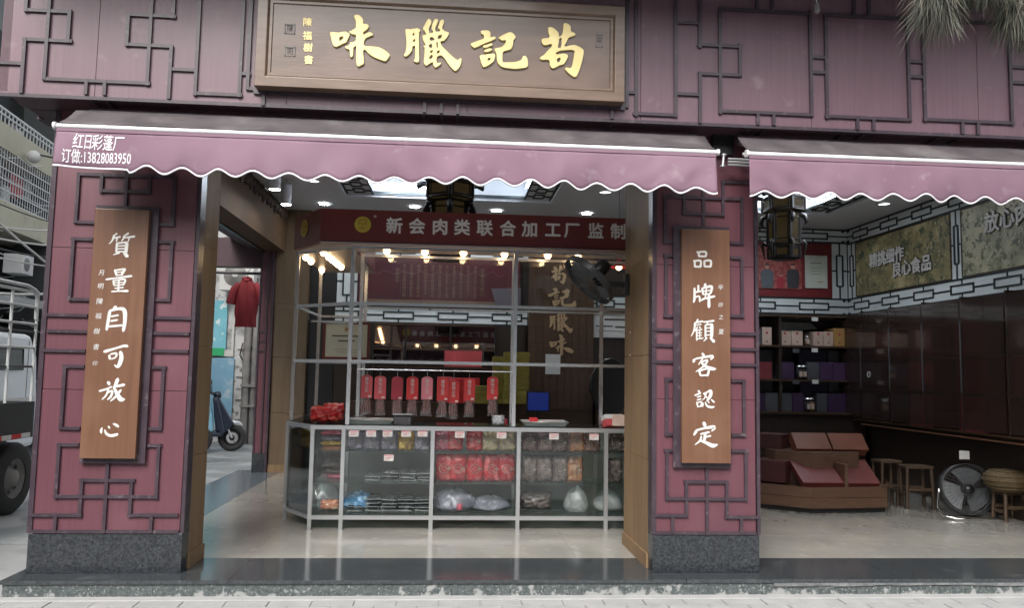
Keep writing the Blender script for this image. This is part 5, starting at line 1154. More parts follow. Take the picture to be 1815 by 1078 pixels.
# ------------------------------------------------------------------ wall fan on the right wood cheek
wf = thing('wall_fan','black wall mounted fan tilted down, fixed to the wood side of the right pillar','fan',(1.47,.8,2.1))
bz = at(1112,505,X=1.46); 
part('wall_bracket', B0().box(1.43,1.47,bz.y-.04,bz.y+.04,bz.z-.09,bz.z+.09), 'black', wf, .006)
h_ = at(1055,500,Y=bz.y+.02)
part('arm', B0().box(h_.x,1.435,bz.y-.02,bz.y+.02,bz.z-.022,bz.z+.022), 'black', wf)
mc = at(1062,483,Y=bz.y); fc = at(1041,500,Y=bz.y-.02); nrm = Vector((-.69,-.13,-.70)).normalized()
rot = nrm.to_track_quat('Z','Y').to_matrix().to_4x4(); FM = Matrix.Translation(fc) @ rot
part('motor', B0().lathe([(.001,-.24),(.045,-.24),(.062,-.22),(.062,-.10),(.045,-.06),(.001,-.05)],n=20,m=FM), 'black', wf)
part('swivel', B0().tube([Vector((h_.x,bz.y,bz.z)), FM @ Vector((0,0,-.17))], .022, 8), 'black', wf)
RF = .245
for zz,rr_ in ((.035,RF*.72),(0,RF),(-.05,RF),(.045,RF*.35)):
    part('cage_ring', B0().tube([FM @ Vector((rr_*math.cos(a),rr_*math.sin(a),zz)) for a in np.linspace(0,2*math.pi,37)[:-1]], .005 if rr_ == RF else .003, 5, closed=True), 'fangrey', wf)
part('cage_band', B0().lathe([(RF,-.048),(RF+.002,-.002)],n=40,m=FM), 'fangrey', wf)
for k in range(48):
    a = 2*math.pi*k/48; ca, sa = math.cos(a), math.sin(a)
    wb_ = B0().tube([FM @ Vector((ca*r,sa*r,z)) for r,z in ((.03,.05),(.12,.045),(.2,.025),(RF,0),(RF,-.05),(.16,-.075),(.05,-.08))], .0024, 4, caps=False); part('cage_wire', wb_, 'fangrey', wf)
for k in range(3):
    a0 = 2*math.pi*k/3; vs=[]; n_=8
    for i in range(n_+1):
        a = a0+1.5*i/n_; tw = .03*(i/n_-.5)
        vs += [FM @ Vector((.04*math.cos(a),.04*math.sin(a),-.02+tw)), FM @ Vector((.215*math.cos(a+.1),.215*math.sin(a+.1),-.02+tw))]
    part('blade', B0().add(vs,[(2*i,2*i+1,2*i+3,2*i+2) for i in range(n_)],True), 'fanblade', wf)
for (z,l) in ((at(1114,590,X=1.466).z,'upper'),(at(1114,630,X=1.466).z,'lower')):
    q = part('screw_cap', B0().lathe([(.001,0),(.009,0),(.008,.004),(.001,.005)],n=10,m=Matrix.Translation((1.4705,.72,z))@Matrix.Rotation(-math.pi/2,4,'Y')), 'whitepaint', None); tag(q, '%s tiny white screw cap on the wood cheek below the fan' % l, 'screw cap')
# ================================================================== GIFT BOX ROOM (right)
rb = thing('red_board','dark red display board on the rear wall of the gift box room','board',(4.9,5.48,2.57))
part('board', B0().box(3.5,5.575,5.482,5.499,2.575,3.38), 'redwall', rb)
# portrait style print: plain figures only
a_ = at(1340,435,Y=5.46); b_ = at(1422,513,Y=5.46)
pp = thing('figure_poster','printed poster of two standing figures in dark jackets on red, right of the pillar','poster',((a_.x+b_.x)/2,5.46,b_.z))
part('sheet', B0().box(a_.x,b_.x,5.465,5.475,b_.z,a_.z), mat('red_pattern_print',(.20,.03,.028),.5,var=(.34,.10,.085),scale=22,contrast=(.45,.6)), pp)
def fig(cx, zb, s, m, hatdx=0):
    mb = B0(); y = 5.463
    body = [(-.15,0),(.15,0),(.17,.12),(.185,.36),(.16,.48),(.05,.53),(-.05,.53),(-.16,.48),(-.185,.36),(-.17,.12)]
    part('figure_jacket', B0().prism([(cx+x*s,zb+z*s) for x,z in body], y-.001, y), m, pp)
    part('figure_head', B0().prism([(cx+.06*s*math.cos(a),zb+.60*s+.075*s*math.sin(a)) for a in np.linspace(0,2*math.pi,15)[:-1]], y-.0015, y-.0002), 'skin', pp)
    part('figure_hair', B0().prism([(cx+.064*s*math.cos(a),zb+.63*s+.06*s*math.sin(a)) for a in np.linspace(0,math.pi,9)], y-.002, y-.0008), 'clothprint2', pp)
q = at(1360,512,Y=5.46); fig(q.x,q.z+.01,.53,'clothprint'); q = at(1406,512,Y=5.46); fig(q.x,q.z+.01,.53,'clothprint2'); q = at(1384,512,Y=5.46); fig(q.x,q.z+.01,.32,'redpaper3')
a_ = at(1429,455,Y=5.46); b_ = at(1464,509,Y=5.46)
framed('certificate','framed pale certificate on the red board in the gift box room','certificate',a_.x,b_.x,5.46,b_.z,a_.z,'palepaper','whitepaint',.02,[(.2,.8,.78,.80,'ink'),(.2,.8,.62,.635,'inkgold'),(.2,.7,.52,.535,'inkgold'),(.2,.8,.42,.435,'inkgold'),(.55,.85,.15,.18,'inkgold')])

# rear shelf unit
ru = thing('gift_shelf_unit','dark shelf unit on the rear wall holding gift boxes and jars','shelf unit',(4.9,5.2,0))
part('back_panel', B0().box(3.5,5.80,5.40,5.49,0,2.30), 'darkwood', ru)
for z in (.93,1.375,1.845,2.27): piece('shelf','darkwood2',3.5,5.72,4.95 if z > .95 else 4.85,5.40,z-.025,z,ru)
for x in (3.52,4.56,5.70): piece('upright','darkwood',x-.02,x+.02,4.97,5.4,.0,2.27,ru)
part('lower_body', B0().box(3.5,5.72,4.9,5.40,0,.90), 'darkwood', ru)
nmz = {1.845:'top',1.375:'middle',.93:'bottom'}
def shelfbox(px0,px1,ptop,zb,m,label,y=5.02,d=.3,lid=None):
    x0_ = at(px0,ptop+20,Y=y).x; x1_ = at(px1,ptop+20,Y=y).x; zt = at(px0,ptop,Y=y).z
    t = boxthing('gift_box',label,'gift box',x0_,x1_,y,y+d,zb+.001,zt,m,None,lid=lid); return t
def emblem(t, w, z, m='ink'):
    me = B0().lathe([(.001,0),(w,0)],n=12,m=Matrix.Translation((0,-.152,z))@Matrix.Rotation(math.pi/2,4,'X')).mesh('emblem'); me.materials.append(M[m]); o = bpy.data.objects.new('emblem', me); COL.objects.link(o); o.parent = t
for (a,b,tp,m,l) in ((1338,1350,584,'greybox','pale grey gift box cut by the pillar edge, top shelf'),(1351,1368,580,'creambox','pale upright gift box next to the pillar, top shelf'),(1381,1402,587,'creambox','left cream gift box of the middle pair, top shelf'),(1403,1423,587,'creambox','right cream gift box of the middle pair, top shelf'),(1442,1459,588,'creambox','left cream gift box of the right pair, top shelf'),(1460,1477,588,'creambox','right cream gift box of the right pair, top shelf'),(1478,1498,582,'goldbox','taller golden brown gift box at the right end, top shelf')):
    t = shelfbox(a,b,tp,1.845,m,l); emblem(t,.018,.17,'redpaper3'); emblem(t,.012,.05,'ink')
for zb,rows in ((1.375,[(1340,1368,642,'maroonbox'),(1380,1408,642,'purplebox'),(1430,1452,642,'greybox'),(1453,1476,642,'purplebox'),(1477,1505,643,'purplebox')]),(.93,[(1342,1356,698,'purplebox'),(1357,1380,697,'greybox'),(1384,1404,697,'greybox'),(1405,1424,697,'purplebox'),(1448,1466,698,'greybox'),(1467,1503,698,'purplebox')])):
    for i,(a,b,tp,m) in enumerate(rows): shelfbox(a,b,tp,zb,m,'%s gift box, rear %s shelf, %s from the pillar' % ({'maroonbox':'dark maroon','purplebox':'purple','greybox':'grey'}[m], nmz[zb], ['first','second','third','fourth','fifth','sixth'][i]))
for zb,rows in ((1.375,[(1342,1378,620,'greybox'),(1416,1466,620,'navybox'),(1468,1508,622,'greybox')]),(.93,[(1344,1376,674,'greybox'),(1418,1468,675,'navybox'),(1470,1508,676,'greybox')])):
    for i,(a,b,tp,m) in enumerate(rows): shelfbox(a,b,tp,zb,m,'large dark %s box at the back of the %s shelf, %s' % ({'greybox':'grey','navybox':'navy'}[m], nmz[zb], ['left','middle','right'][i]),y=5.2,d=.18)
M['amberglass'] = mat('amber_contents', (.22,.12,.05), .25, var=(.30,.2,.08), scale=20)
for (px_,py_,zb,l,c_) in ((1424,660,1.375,'glass jar with dark contents and steel lid on the middle shelf','clothprint2'),(1417,660,1.375,'glass jar partly behind another on the middle shelf','greybox'),(1438,716,.93,'glass jar with amber contents on the bottom shelf','amberglass'),(1431,716,.93,'glass jar partly hidden behind the amber one, bottom shelf','greybox'),(1431,606,1.845,'small jar with pale label between the cream box pairs','creambox')):
    y = 4.99 if px_ not in (1417,1431) or py_ == 606 else 5.0; q = at(px_,py_,Y=y); h = .2 if py_ != 606 else .14; r = .048 if py_ != 606 else .034
    t = thing('glass_jar',l,'jar',(q.x,y,zb)); part('contents', B0().lathe([(.001,zb+.004),(r*.93,zb+.004),(r*.93,zb+h*.7),(.001,zb+h*.7)],(q.x,y,0),16), c_, t); part('jar_glass', B0().lathe([(.001,zb+.001),(r,zb+.001),(r,zb+h*.78),(r*.8,zb+h*.86)],(q.x,y,0),16), 'glass', t); part('lid', B0().lathe([(r*.82,zb+h*.86),(r*.82,zb+h*.97),(r*.3,zb+h),(.001,zb+h)],(q.x,y,0),16), 'steel', t)
    piece('label_paper','creambox',q.x-.022,q.x+.022,y-r*1.04,y-r*.9,zb+h*.2,zb+h*.55,t)
for i,(px_,py_) in enumerate(((1444,566),(1444,621),(1445,677),(1411,622),(1411,678))):
    q = at(px_,py_,Y=4.94); m_ = 'paper' if i < 3 else 'greybox'; o = part('shelf_price_label', B0().box(q.x-.045,q.x+.045,4.938,4.941,q.z-.028,q.z+.028), m_, None); tag(o, 'small pale shelf price label, '+['above the top shelf','under the top shelf','under the middle shelf','dull one left of it under the top shelf','dull one left of it under the middle shelf'][i], 'price label')
rf = part('tilted_mirror_strip', B0().add([(4.60,5.2,2.05),(5.2,5.2,2.10),(5.2,5.39,2.19),(4.60,5.39,2.20)],[(0,1,2,3)]), 'band', None); tag(rf, 'pale slanting strip under the frieze above the cream boxes', 'strip')

# right wall cabinets
rc = thing('wall_shelf_unit','long dark shelf unit along the right wall with red gift boxes','shelf unit',(5.7,2.8,0))
part('back_panel', B0().box(5.79,5.828,.3,5.35,.0,2.31), 'darkwood', rc)
for y in (5.3,4.6,3.9,3.2,2.5,1.8,1.1,.4): piece('upright','darkwood',5.52,5.79,y-.014,y+.014,.86,2.31,rc)
for z in (.86,1.27,1.67,2.05): piece('shelf','darkwood2' if z != 1.27 else 'darkwood',5.52,5.79,.3,5.35,z-.02,z,rc)
piece('counter_edge','plaque',5.50,5.52,.3,4.6,.79,.805,rc)
part('lower_body', B0().box(5.80,5.829,.3,5.35,.0,.80), 'darkwood', rc)
for y in (4.6,3.9,3.2,2.5,1.8): piece('door_gap','black',5.792,5.80,y-.006,y+.006,.08,.78,rc)
for y in (5.3,4.6,3.9,3.2,2.5): piece('glass_door_edge','greybox',5.508,5.52,y-.012,y+.012,1.27,2.05,rc)
k=0
for (px0,px1,pt,pb,zl) in ((1618,1660,568,610,1.67),(1701,1752,558,598,1.67),(1793,1830,562,592,1.67),(1620,1665,632,671,1.27),(1706,1760,628,671,1.27),(1809,1840,626,671,1.27),(1624,1664,697,738,.86),(1711,1759,685,743,.86),(1560,1590,575,612,1.67)):
    y0_ = at(px0,pb,X=5.6).y; y1_ = at(px1,pb,X=5.6).y; zt = at(px1,pt,X=5.6).z; k+=1
    row = {1.67:'top',1.27:'middle',.86:'bottom'}[zl]
    zt = min(max(zt, zl+.2), zl+.37)
    boxthing('gift_box','dark red gift box, right wall %s shelf, %s' % (row,['below the first landscape panel','below the panel joint','at the right edge of the photo','second bay from the corner','third bay from the corner','nearest bay','in the far bay over the stools','over the floor fan','nearest the corner'][k-1]),'gift box',5.53,5.77,min(y0_,y1_),max(y0_,y1_),zl+.001,zt,'maroonbox' if k != 3 else 'redbox','dark red gift boxes on the right wall')
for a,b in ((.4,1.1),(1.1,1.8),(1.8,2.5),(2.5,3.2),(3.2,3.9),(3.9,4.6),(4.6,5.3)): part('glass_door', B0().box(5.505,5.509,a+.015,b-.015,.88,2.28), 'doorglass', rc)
lg = thing('round_sticker','small pale round sticker on the dark glass near the room corner','sticker',(5.5,4.8,1.47)); q = at(1540,664,X=5.50)
part('sticker_disc', B0().lathe([(.001,0),(.022,0)],n=16,m=Matrix.Translation((5.5,q.y,q.z))@Matrix.Rotation(math.pi/2,4,'Y')), 'greybox', lg); part('sticker_ring', B0().tube([(5.498,q.y+.036*math.cos(a),q.z+.036*math.sin(a)) for a in np.linspace(0,2*math.pi,21)[:-1]],.006,5,closed=True), 'paper', lg)

# stepped wood display stand with tilted gift boxes
ds = thing('display_stand','low stepped wooden display stand with tilted red gift boxes','display stand',(4.1,2.9,0))
A_=[(3.76,2.37),(4.63,2.47),(4.95,3.0),(4.7,3.7),(3.7,3.7),(3.2,3.1),(3.25,2.75)]
ctr = Vector((4.15,3.1))
def shrink(k): return [tuple(ctr+(Vector(p)-ctr)*k) for p in A_]
part('foot', B0().prismz(shrink(.95),0,.05), 'black', ds)
def planks(k, z0, z1, m):
    P = shrink(k)
    for i in range(len(P)):
        a = Vector(P[i]); b = Vector(P[(i+1) % len(P)]); 
        n_ = 2
        for j in range(n_):
            za = z0+(z1-z0)*j/n_; zb_ = z0+(z1-z0)*(j+1)/n_
            d = (b-a).normalized(); nn_ = Vector((-d.y,d.x))*.02
            part('side_board', B0().prismz([tuple(a),tuple(b),tuple(b+nn_),tuple(a+nn_)],za+.002,zb_-.002), m, ds)
M['standwood'] = mat('stand_wood', (.105,.055,.032), .45, var=(.075,.038,.022), scale=3, stretch=(3,3,18))
planks(1,.05,.27,'standwood'); part('lower_deck', B0().prismz(shrink(.985),.235,.25), 'standwood', ds); planks(.62,.25,.60,'standwood'); part('upper_deck', B0().prismz(shrink(.615),.585,.6), 'standwood', ds)
def tiltbox(px0,px1,pyt,pyb,y0,y1,m,label,th=.06):
    a_ = at(px0,pyb,Y=y0); b_ = at(px1,pyb,Y=y0); c_ = at((px0+px1)/2,pyt,Y=y1)
    w = b_.x-a_.x; L = math.hypot(y1-y0, c_.z-a_.z); ang_ = math.atan2(c_.z-a_.z, y1-y0)
    t = thing('gift_box',label,'gift box',((a_.x+b_.x)/2,y0,a_.z),0,'red gift boxes tilted on the display stand'); t.rotation_euler=(ang_,0,0)
    for nm_,mb,mm_ in (('carton',B0().box(-w/2,w/2,0,L,-th,0),m),('lid',B0().box(-w/2-.003,w/2+.003,-.003,L+.003,-.02,.003),m)):
        me = mb.mesh(nm_); me.materials.append(M[mm_]); o = bpy.data.objects.new(nm_,me); COL.objects.link(o); o.parent=t; b=o.modifiers.new('b','BEVEL'); b.width=.003
tiltbox(1424,1497,815,856,2.45,2.80,'redbox','lower left tilted red gift box on the display stand')
tiltbox(1499,1560,816,857,2.52,2.82,'redbox','lower right tilted red gift box on the display stand')
tiltbox(1413,1474,768,796,2.80,2.95,'orangebox','upper left red brown gift box on the display stand',.12)
tiltbox(1478,1540,769,797,2.82,2.97,'orangebox','upper right orange brown gift box on the display stand',.12)
boxthing('gift_box','dark red gift box on the left slope of the display stand','gift box',3.42,3.78,2.75,3.1,.27,.50,'darkredbox',None,rz=-.75)
boxthing('gift_box','dark red gift box on the upper left of the stand, nearly hidden','gift box',3.55,3.85,3.05,3.35,.60,.76,'darkredbox',None,rz=-.75)
boxthing('gift_box','maroon gift box on the left of the stand beside the pillar','gift box',3.25,3.55,3.2,3.5,.45,.74,'darkredbox',None,rz=-.6)
piece('divider_board','standwood',4.155,4.19,2.44,2.85,.25,.50,ds)
# stools
def stool(x,y,h,w,rz,label,m='stoolwood'):
    t = thing('wooden_stool',label,'stool',(x,y,0),rz,'small wooden stools')
    def lp(nm_, mb): me = mb.mesh(nm_); me.materials.append(M[m]); o = bpy.data.objects.new(nm_,me); COL.objects.link(o); o.parent=t
    lp('seat', B0().box(-w/2,w/2,-w*.36,w*.36,h-.025,h))
    for sx_ in (-1,1):
        for sy in (-1,1): lp('leg', B0().tube([(sx_*w*.42,sy*w*.30,h-.025),(sx_*w*.47,sy*w*.34,0)],.02,4))
    for sy in (-1,1): lp('stretcher', B0().box(-w*.44,w*.44,sy*w*.32-.01,sy*w*.32+.01,h*.42,h*.42+.03))
    for sx_ in (-1,1): lp('stretcher', B0().box(sx_*w*.445-.01,sx_*w*.445+.01,-w*.3,w*.3,h*.28,h*.28+.03))
    return t
stool(4.90,2.95,.50,.26,.1,'left wooden stool, partly behind the other one, right of the display stand')
stool(5.14,2.80,.46,.31,-.08,'right wooden stool in front of the dark cabinets')
SH_ = at(1790,874,Y=2.0).z; stool(5.69,2.08,SH_,.25,.1,'wooden stool at the right edge carrying a straw basket')
q = at(1792,850,Y=2.1); bk = thing('straw_basket','yellowish straw basket lying on the stool at the right edge','basket',(5.66,2.1,.44))
part('basket_body', B0().lathe([(.001,0),(.14,.005),(.20,.07),(.215,.14),(.17,.20),(.08,.225),(.001,.23)],(5.66,2.06,SH_+.001),24), 'wicker', bk)
for k in range(5): part('weave_ring', B0().tube([(5.66+r_*math.cos(a),2.06+r_*math.sin(a),SH_+.001+z_) for a in np.linspace(0,2*math.pi,25)[:-1] for r_,z_ in (((.175,.04),(.205,.075),(.219,.12),(.205,.165),(.15,.212))[k],)],.006,4,closed=True), 'wicker', bk)
# floor fan
ff = thing('floor_fan','round black floor fan on bent chrome tube stand by the dark cabinets','floor fan',(5.3,2.3,0))
fc = at(1713,868,Y=2.3); RFF=.255; nr = Vector((-.22,-.95,.16)).normalized(); FM2 = Matrix.Translation(fc) @ nr.to_track_quat('Z','Y').to_matrix().to_4x4()
part('drum', B0().lathe([(RFF,-.07),(RFF+.006,-.07),(RFF+.006,.06),(RFF,.06)],n=40,m=FM2), 'fangrey', ff)
for r_ in (.06,.12,.18,.235): part('cage_ring', B0().tube([FM2 @ Vector((r_*math.cos(a),r_*math.sin(a),.065-.02*(r_/.255)**2)) for a in np.linspace(0,2*math.pi,33)[:-1]],.0022,4,closed=True), 'fangrey', ff)
for k in range(36):
    a = 2*math.pi*k/36; part('cage_wire', B0().tube([FM2 @ Vector((r_*math.cos(a+r_),r_*math.sin(a+r_),z_)) for r_,z_ in ((.03,.07),(.13,.066),(.22,.055),(RFF,.04))],.0026,4,caps=False), 'fangrey', ff)
part('hub', B0().lathe([(.001,.078),(.05,.076),(.055,.03),(.055,-.1),(.001,-.12)],n=20,m=FM2), 'black', ff)
for k in range(3):
    a0 = 2*math.pi*k/3+.5; vs=[]
    for i in range(9): a=a0+1.6*i/8; tw=.05*(i/8-.5); vs += [FM2@Vector((.05*math.cos(a),.05*math.sin(a),tw*.5)), FM2@Vector((.225*math.cos(a+.15),.225*math.sin(a+.15),tw))]
    part('blade', B0().add(vs,[(2*i,2*i+1,2*i+3,2*i+2) for i in range(8)],True), 'fanblade', ff)
Lx = at(1668,880,Y=2.25); 
part('tube_stand', B0().tube([Vector((Lx.x+.01,2.3,fc.z)),Vector((Lx.x-.01,2.28,fc.z-.06)),Vector((Lx.x-.07,2.2,.10)),Vector((Lx.x-.05,2.12,.03)),Vector((Lx.x+.03,2.05,.014)),Vector((Lx.x+.32,2.05,.014)),Vector((Lx.x+.50,2.1,.014)),Vector((Lx.x+.56,2.2,.08)),Vector((Lx.x+.545,2.3,fc.z))],.012,8), 'chrome', ff)
q = at(1709,806,Y=2.25); cd_ = part('white_card', B0().prism([(q.x-.055,q.z-.05),(q.x+.055,q.z-.05),(q.x+.055,q.z+.035),(q.x-.055,q.z+.04)],2.247,2.25), 'paper', None); tag(cd_,'white card clipped to the top of the floor fan','card')

# ================================================================== LEFT EXTERIOR
# alley end: whitewashed wall with murals, pipes, ac unit
YE = 10.6
aw_ = thing('alley_wall','stained whitewashed wall closing the side alley','wall',(-4,YE,0))
part('wall_face', B0().box(-9,-2.2,YE,YE+.2,GZ,4.4), 'whitewall', aw_)
for z in (.35,.75,1.2,1.75): piece('ledge_line','pipe',-4.25,-2.6,YE-.02,YE,z,z+.025,aw_)
a_ = at(368,532,Y=YE-.1); b_ = at(408,620,Y=YE-.1)
mu = thing('mural_board','turquoise board printed with pale blossoms on the alley wall','mural',((a_.x+b_.x)/2,YE-.05,b_.z)); part('board', B0().box(a_.x-.8,b_.x-.1,YE-.07,YE-.03,b_.z,a_.z), 'mural', mu); piece('white_border','whitepaint',a_.x-.8,b_.x+.05,YE-.06,YE-.029,b_.z-.14,b_.z-.002,mu); piece('white_border','whitepaint',b_.x+.002,b_.x+.05,YE-.06,YE-.029,b_.z,a_.z,mu)
a2 = at(376,617,Y=YE-.1); b2 = at(396,631,Y=YE-.1); o = part('green_sign', B0().box(a2.x,b2.x,YE-.085,YE-.075,b2.z,a2.z), 'green', None); tag(o,'small green sign under the turquoise board in the alley','sign')
a3 = at(368,634,Y=YE-.1); b3 = at(408,762,Y=YE-.1); m2 = thing('blue_board','light blue painted board with white clouds behind the scooter','mural',((a3.x+b3.x)/2,YE-.05,b3.z)); part('board', B0().box(a3.x-.8,b3.x,YE-.065,YE-.03,b3.z,a3.z), 'mural2', m2)
for i,(px_,r_) in enumerate(((434,.075),(447,.05))):
    x = at(px_,700,Y=YE-.12).x; o = part('drain_pipe', B0().tube([(x,YE-.1,GZ),(x,YE-.1,1.7),(x+.03,YE-.1,3.2)],r_,10), 'pipe', None); tag(o, ['thick grey drain pipe beside the blue boards','thinner dark drain pipe to its right'][i]+' in the alley','pipe')
for z in (.62,1.02): o = part('pipe_clamp', B0().box(-4.12,-3.65,YE-.19,YE-.01,z,z+.05), 'pipe', None); tag(o,'%s metal clamp across the drain pipes' % ('lower' if z < 1 else 'upper'),'clamp')
ac = thing('air_conditioner','pale outdoor air conditioner with round grille above the blue boards','air conditioner',at(415,490,Y=YE-.25)); q = at(415,487,Y=YE-.5)
part('casing', B0().box(q.x-.30,q.x+.36,YE-.42,YE-.12,q.z-.30,q.z+.22), 'whitepaint', ac, .01); part('grille_disc', B0().lathe([(.001,.02),(.06,.02),(.07,.01),(.21,.008),(.22,0)],n=24,m=Matrix.Translation((q.x,YE-.425,q.z))@Matrix.Rotation(math.pi/2,4,'X')), 'pipe', ac)
part('hub_cap', B0().lathe([(.001,.03),(.05,.028),(.055,.02)],n=14,m=Matrix.Translation((q.x,YE-.426,q.z))@Matrix.Rotation(math.pi/2,4,'X')), 'whitepaint', ac)
cb2 = B0(); rr = random.Random(5)
for k in range(9):
    x = -4.15+rr.uniform(0,.7); z = 1.7+rr.uniform(0,.9); cb2.tube([(x,YE-.06,z),(x+rr.uniform(-.1,.1),YE-.08,z-.25),(x+rr.uniform(-.2,.2),YE-.06,z-.55)],.014,5)
o = part('wall_cables', cb2, 'cabledark', None); tag(o,'tangle of black cables and valves on the alley wall','cables')
# red shirt on a hanger
q = at(438,526,Y=8.6); sh = thing('red_shirt','red short sleeved shirt hanging under the cross beam in the side opening','shirt',q)
prof = [(-.20,-.58),(.20,-.58),(.205,-.3),(.20,-.05),(.31,-.16),(.37,-.02),(.23,.28),(.08,.36),(0,.33),(-.08,.36),(-.23,.28),(-.37,-.02),(-.31,-.16),(-.20,-.05),(-.205,-.3)]
vs=[]; mb=B0()
nr_, nc_ = 26, 20; vs = []; fs = []
for sd in (-1,1):
    for j in range(nr_+1):
        z = -.54+.86*j/nr_; hw = .19-.012*math.sin(j*.5) if z < .12 else .19-(z-.12)*.55
        for i in range(nc_+1):
            u = i/nc_*2-1; fold = .012*math.sin(u*7+j*.12)*(1-j/nr_*.6)+.008*math.sin(u*15+1)*(1-j/nr_)
            vs.append((q.x+u*hw+.006*math.sin(j*.7), 8.575+sd*.055*math.sqrt(max(0,1-u*u))+fold, q.z+z))
for sd in (0,1):
    o_ = sd*(nr_+1)*(nc_+1)
    for j in range(nr_):
        for i in range(nc_): a = o_+j*(nc_+1)+i; fs.append((a,a+1,a+nc_+2,a+nc_+1))
part('shirt_body', B0().add(vs,fs,True), 'shirt', sh)
for s_ in (-1,1): part('sleeve', B0().tube([(q.x+s_*.13,8.575,q.z+.23),(q.x+s_*.21,8.57,q.z+.12),(q.x+s_*.25,8.57,q.z-.02),(q.x+s_*.27,8.57,q.z-.14)],[.05,.075,.075,.085],12), 'shirt', sh)
part('collar', B0().tube([(q.x-.075,8.53,q.z+.32),(q.x,8.515,q.z+.27),(q.x+.075,8.53,q.z+.32),(q.x,8.62,q.z+.35)],.018,6,closed=True), 'shirt', sh)
part('hanger_hook', B0().tube([(q.x,8.57,q.z+.33),(q.x,8.57,q.z+.44),(q.x+.04,8.57,q.z+.48),(q.x+.03,8.57,q.z+.52)],.006,6), 'black', sh)
cr_ = thing('clothes_rod','dark rod across the alley that carries the red shirt','rod',(-3.6,8.57,q.z+.5)); part('rod_tube', B0().tube([(-5.2,8.57,q.z+.5),(-2.3,8.57,q.z+.54)],.02,6), 'black', cr_)
vb_ = thing('alley_canopy','dark corrugated awning roof over the alley behind the cross beam','canopy roof',(-4,8.6,3.0)); part('roof_sheet', B0().box(-5.6,-2.3,7.2,7.9,3.24,3.3), 'darkrecess', vb_); part('front_board', B0().box(-5.6,-2.3,7.14,7.2,at(405,466,Y=7.14).z,3.3), 'soffit', vb_)
# scooter
def scooter(loc, rz, body, label):
    t = thing('scooter', label, 'scooter', loc, rz, 'scooters parked in the alley')
    def lp(nm_, mb, m, par=None, bev=0):
        me = mb.mesh(nm_); me.materials.append(M[m]); o = bpy.data.objects.new(nm_,me); COL.objects.link(o); o.parent = par or t
        if bev: b=o.modifiers.new('b','BEVEL'); b.width=bev; b.segments=3
        return o
    # x forward; wheels at x=.62 and -.6
    for x in (.62,-.60):
        w = lp('wheel', B0().tube([(x+.19*math.cos(a),0,.24+.19*math.sin(a)) for a in np.linspace(0,2*math.pi,25)[:-1]],.055,8,closed=True),'rubber')
        lp('rim', B0().tube([(x+.12*math.cos(a),0,.24+.12*math.sin(a)) for a in np.linspace(0,2*math.pi,21)[:-1]],.02,6,closed=True).lathe([(.001,-.04),(.05,-.03),(.05,.03),(.001,.04)],n=10,m=Matrix.Translation((x,0,.24))@Matrix.Rotation(math.pi/2,4,'X')),'black',w)
    lp('front_shield', B0().prism([(.42,.30),(.50,.32),(.44,.62),(.36,.92),(.27,.98),(.30,.62)],-.19,.19),body,None,.05)
    lp('front_body', B0().prism([(.34,.34),(.30,.66),(.26,.97),(.36,.98),(.46,.80),(.60,.56),(.66,.50),(.50,.34)],-.13,.13),'scooternavy',None,.04)
    lp('leg_panel', B0().prism([(.10,.34),(.20,.50),(.24,.78),(.28,.62),(.30,.36)],-.15,.15),'scooterblue',None,.02)
    lp('floorboard', B0().box(-.2,.46,-.17,.17,.27,.34),'scooternavy',None,.02)
    lp('tail_body', B0().prism([(-.15,.30),(-.12,.68),(-.70,.76),(-.86,.66),(-.80,.52),(-.45,.36)],-.15,.15),body,None,.05)
    lp('seat', B0().prism([(-.10,.70),(-.08,.76),(-.35,.80),(-.72,.86),(-.80,.80),(-.70,.76)],-.14,.14),'black',None,.03)
    lp('front_fender', B0().tube([(.62+.26*math.cos(a),0,.25+.26*math.sin(a)) for a in np.linspace(.9,2.3,7)],[.02]+[.05]*5+[.02],8),'steelb')
    lp('fork', B0().tube([(.62,.07,.24),(.44,.07,.62)],.02,6).tube([(.62,-.07,.24),(.44,-.07,.62)],.02,6),'steelb')
    lp('handlebar', B0().tube([(.20,-.34,1.06),(.28,-.15,1.02),(.30,0,1.0),(.28,.15,1.02),(.20,.34,1.06)],.016,6),'black')
    lp('headlight', B0().lathe([(.001,.05),(.06,.03),(.075,-.02),(.05,-.08),(.001,-.09)],n=14,m=Matrix.Translation((.36,0,1.0))@Matrix.Rotation(math.pi/2,4,'Y')),'scooternavy')
    for s in (-1,1): lp('mirror', B0().tube([(.24,s*.24,1.04),(.22,s*.32,1.20)],.006,5).lathe([(.001,-.01),(.05,-.006),(.05,.006),(.001,.01)],n=12,m=Matrix.Translation((.22,s*.33,1.23))@Matrix.Rotation(math.pi/2,4,'Y')),'black')
    lp('side_stand', B0().tube([(-.05,.16,.28),(-.1,.24,0)],.012,5),'steelb')
    return t
q = at(418,802,Z=GZ+.004); scooter((q.x-.72,q.y,GZ+.006), .25, 'scooternavy', 'navy scooter with pale blue side, nearest in the side opening')
scooter((q.x-1.15,q.y-.55,GZ+.006), .35, 'scooterblue', 'pale blue scooter mostly hidden by the left pillar cladding')

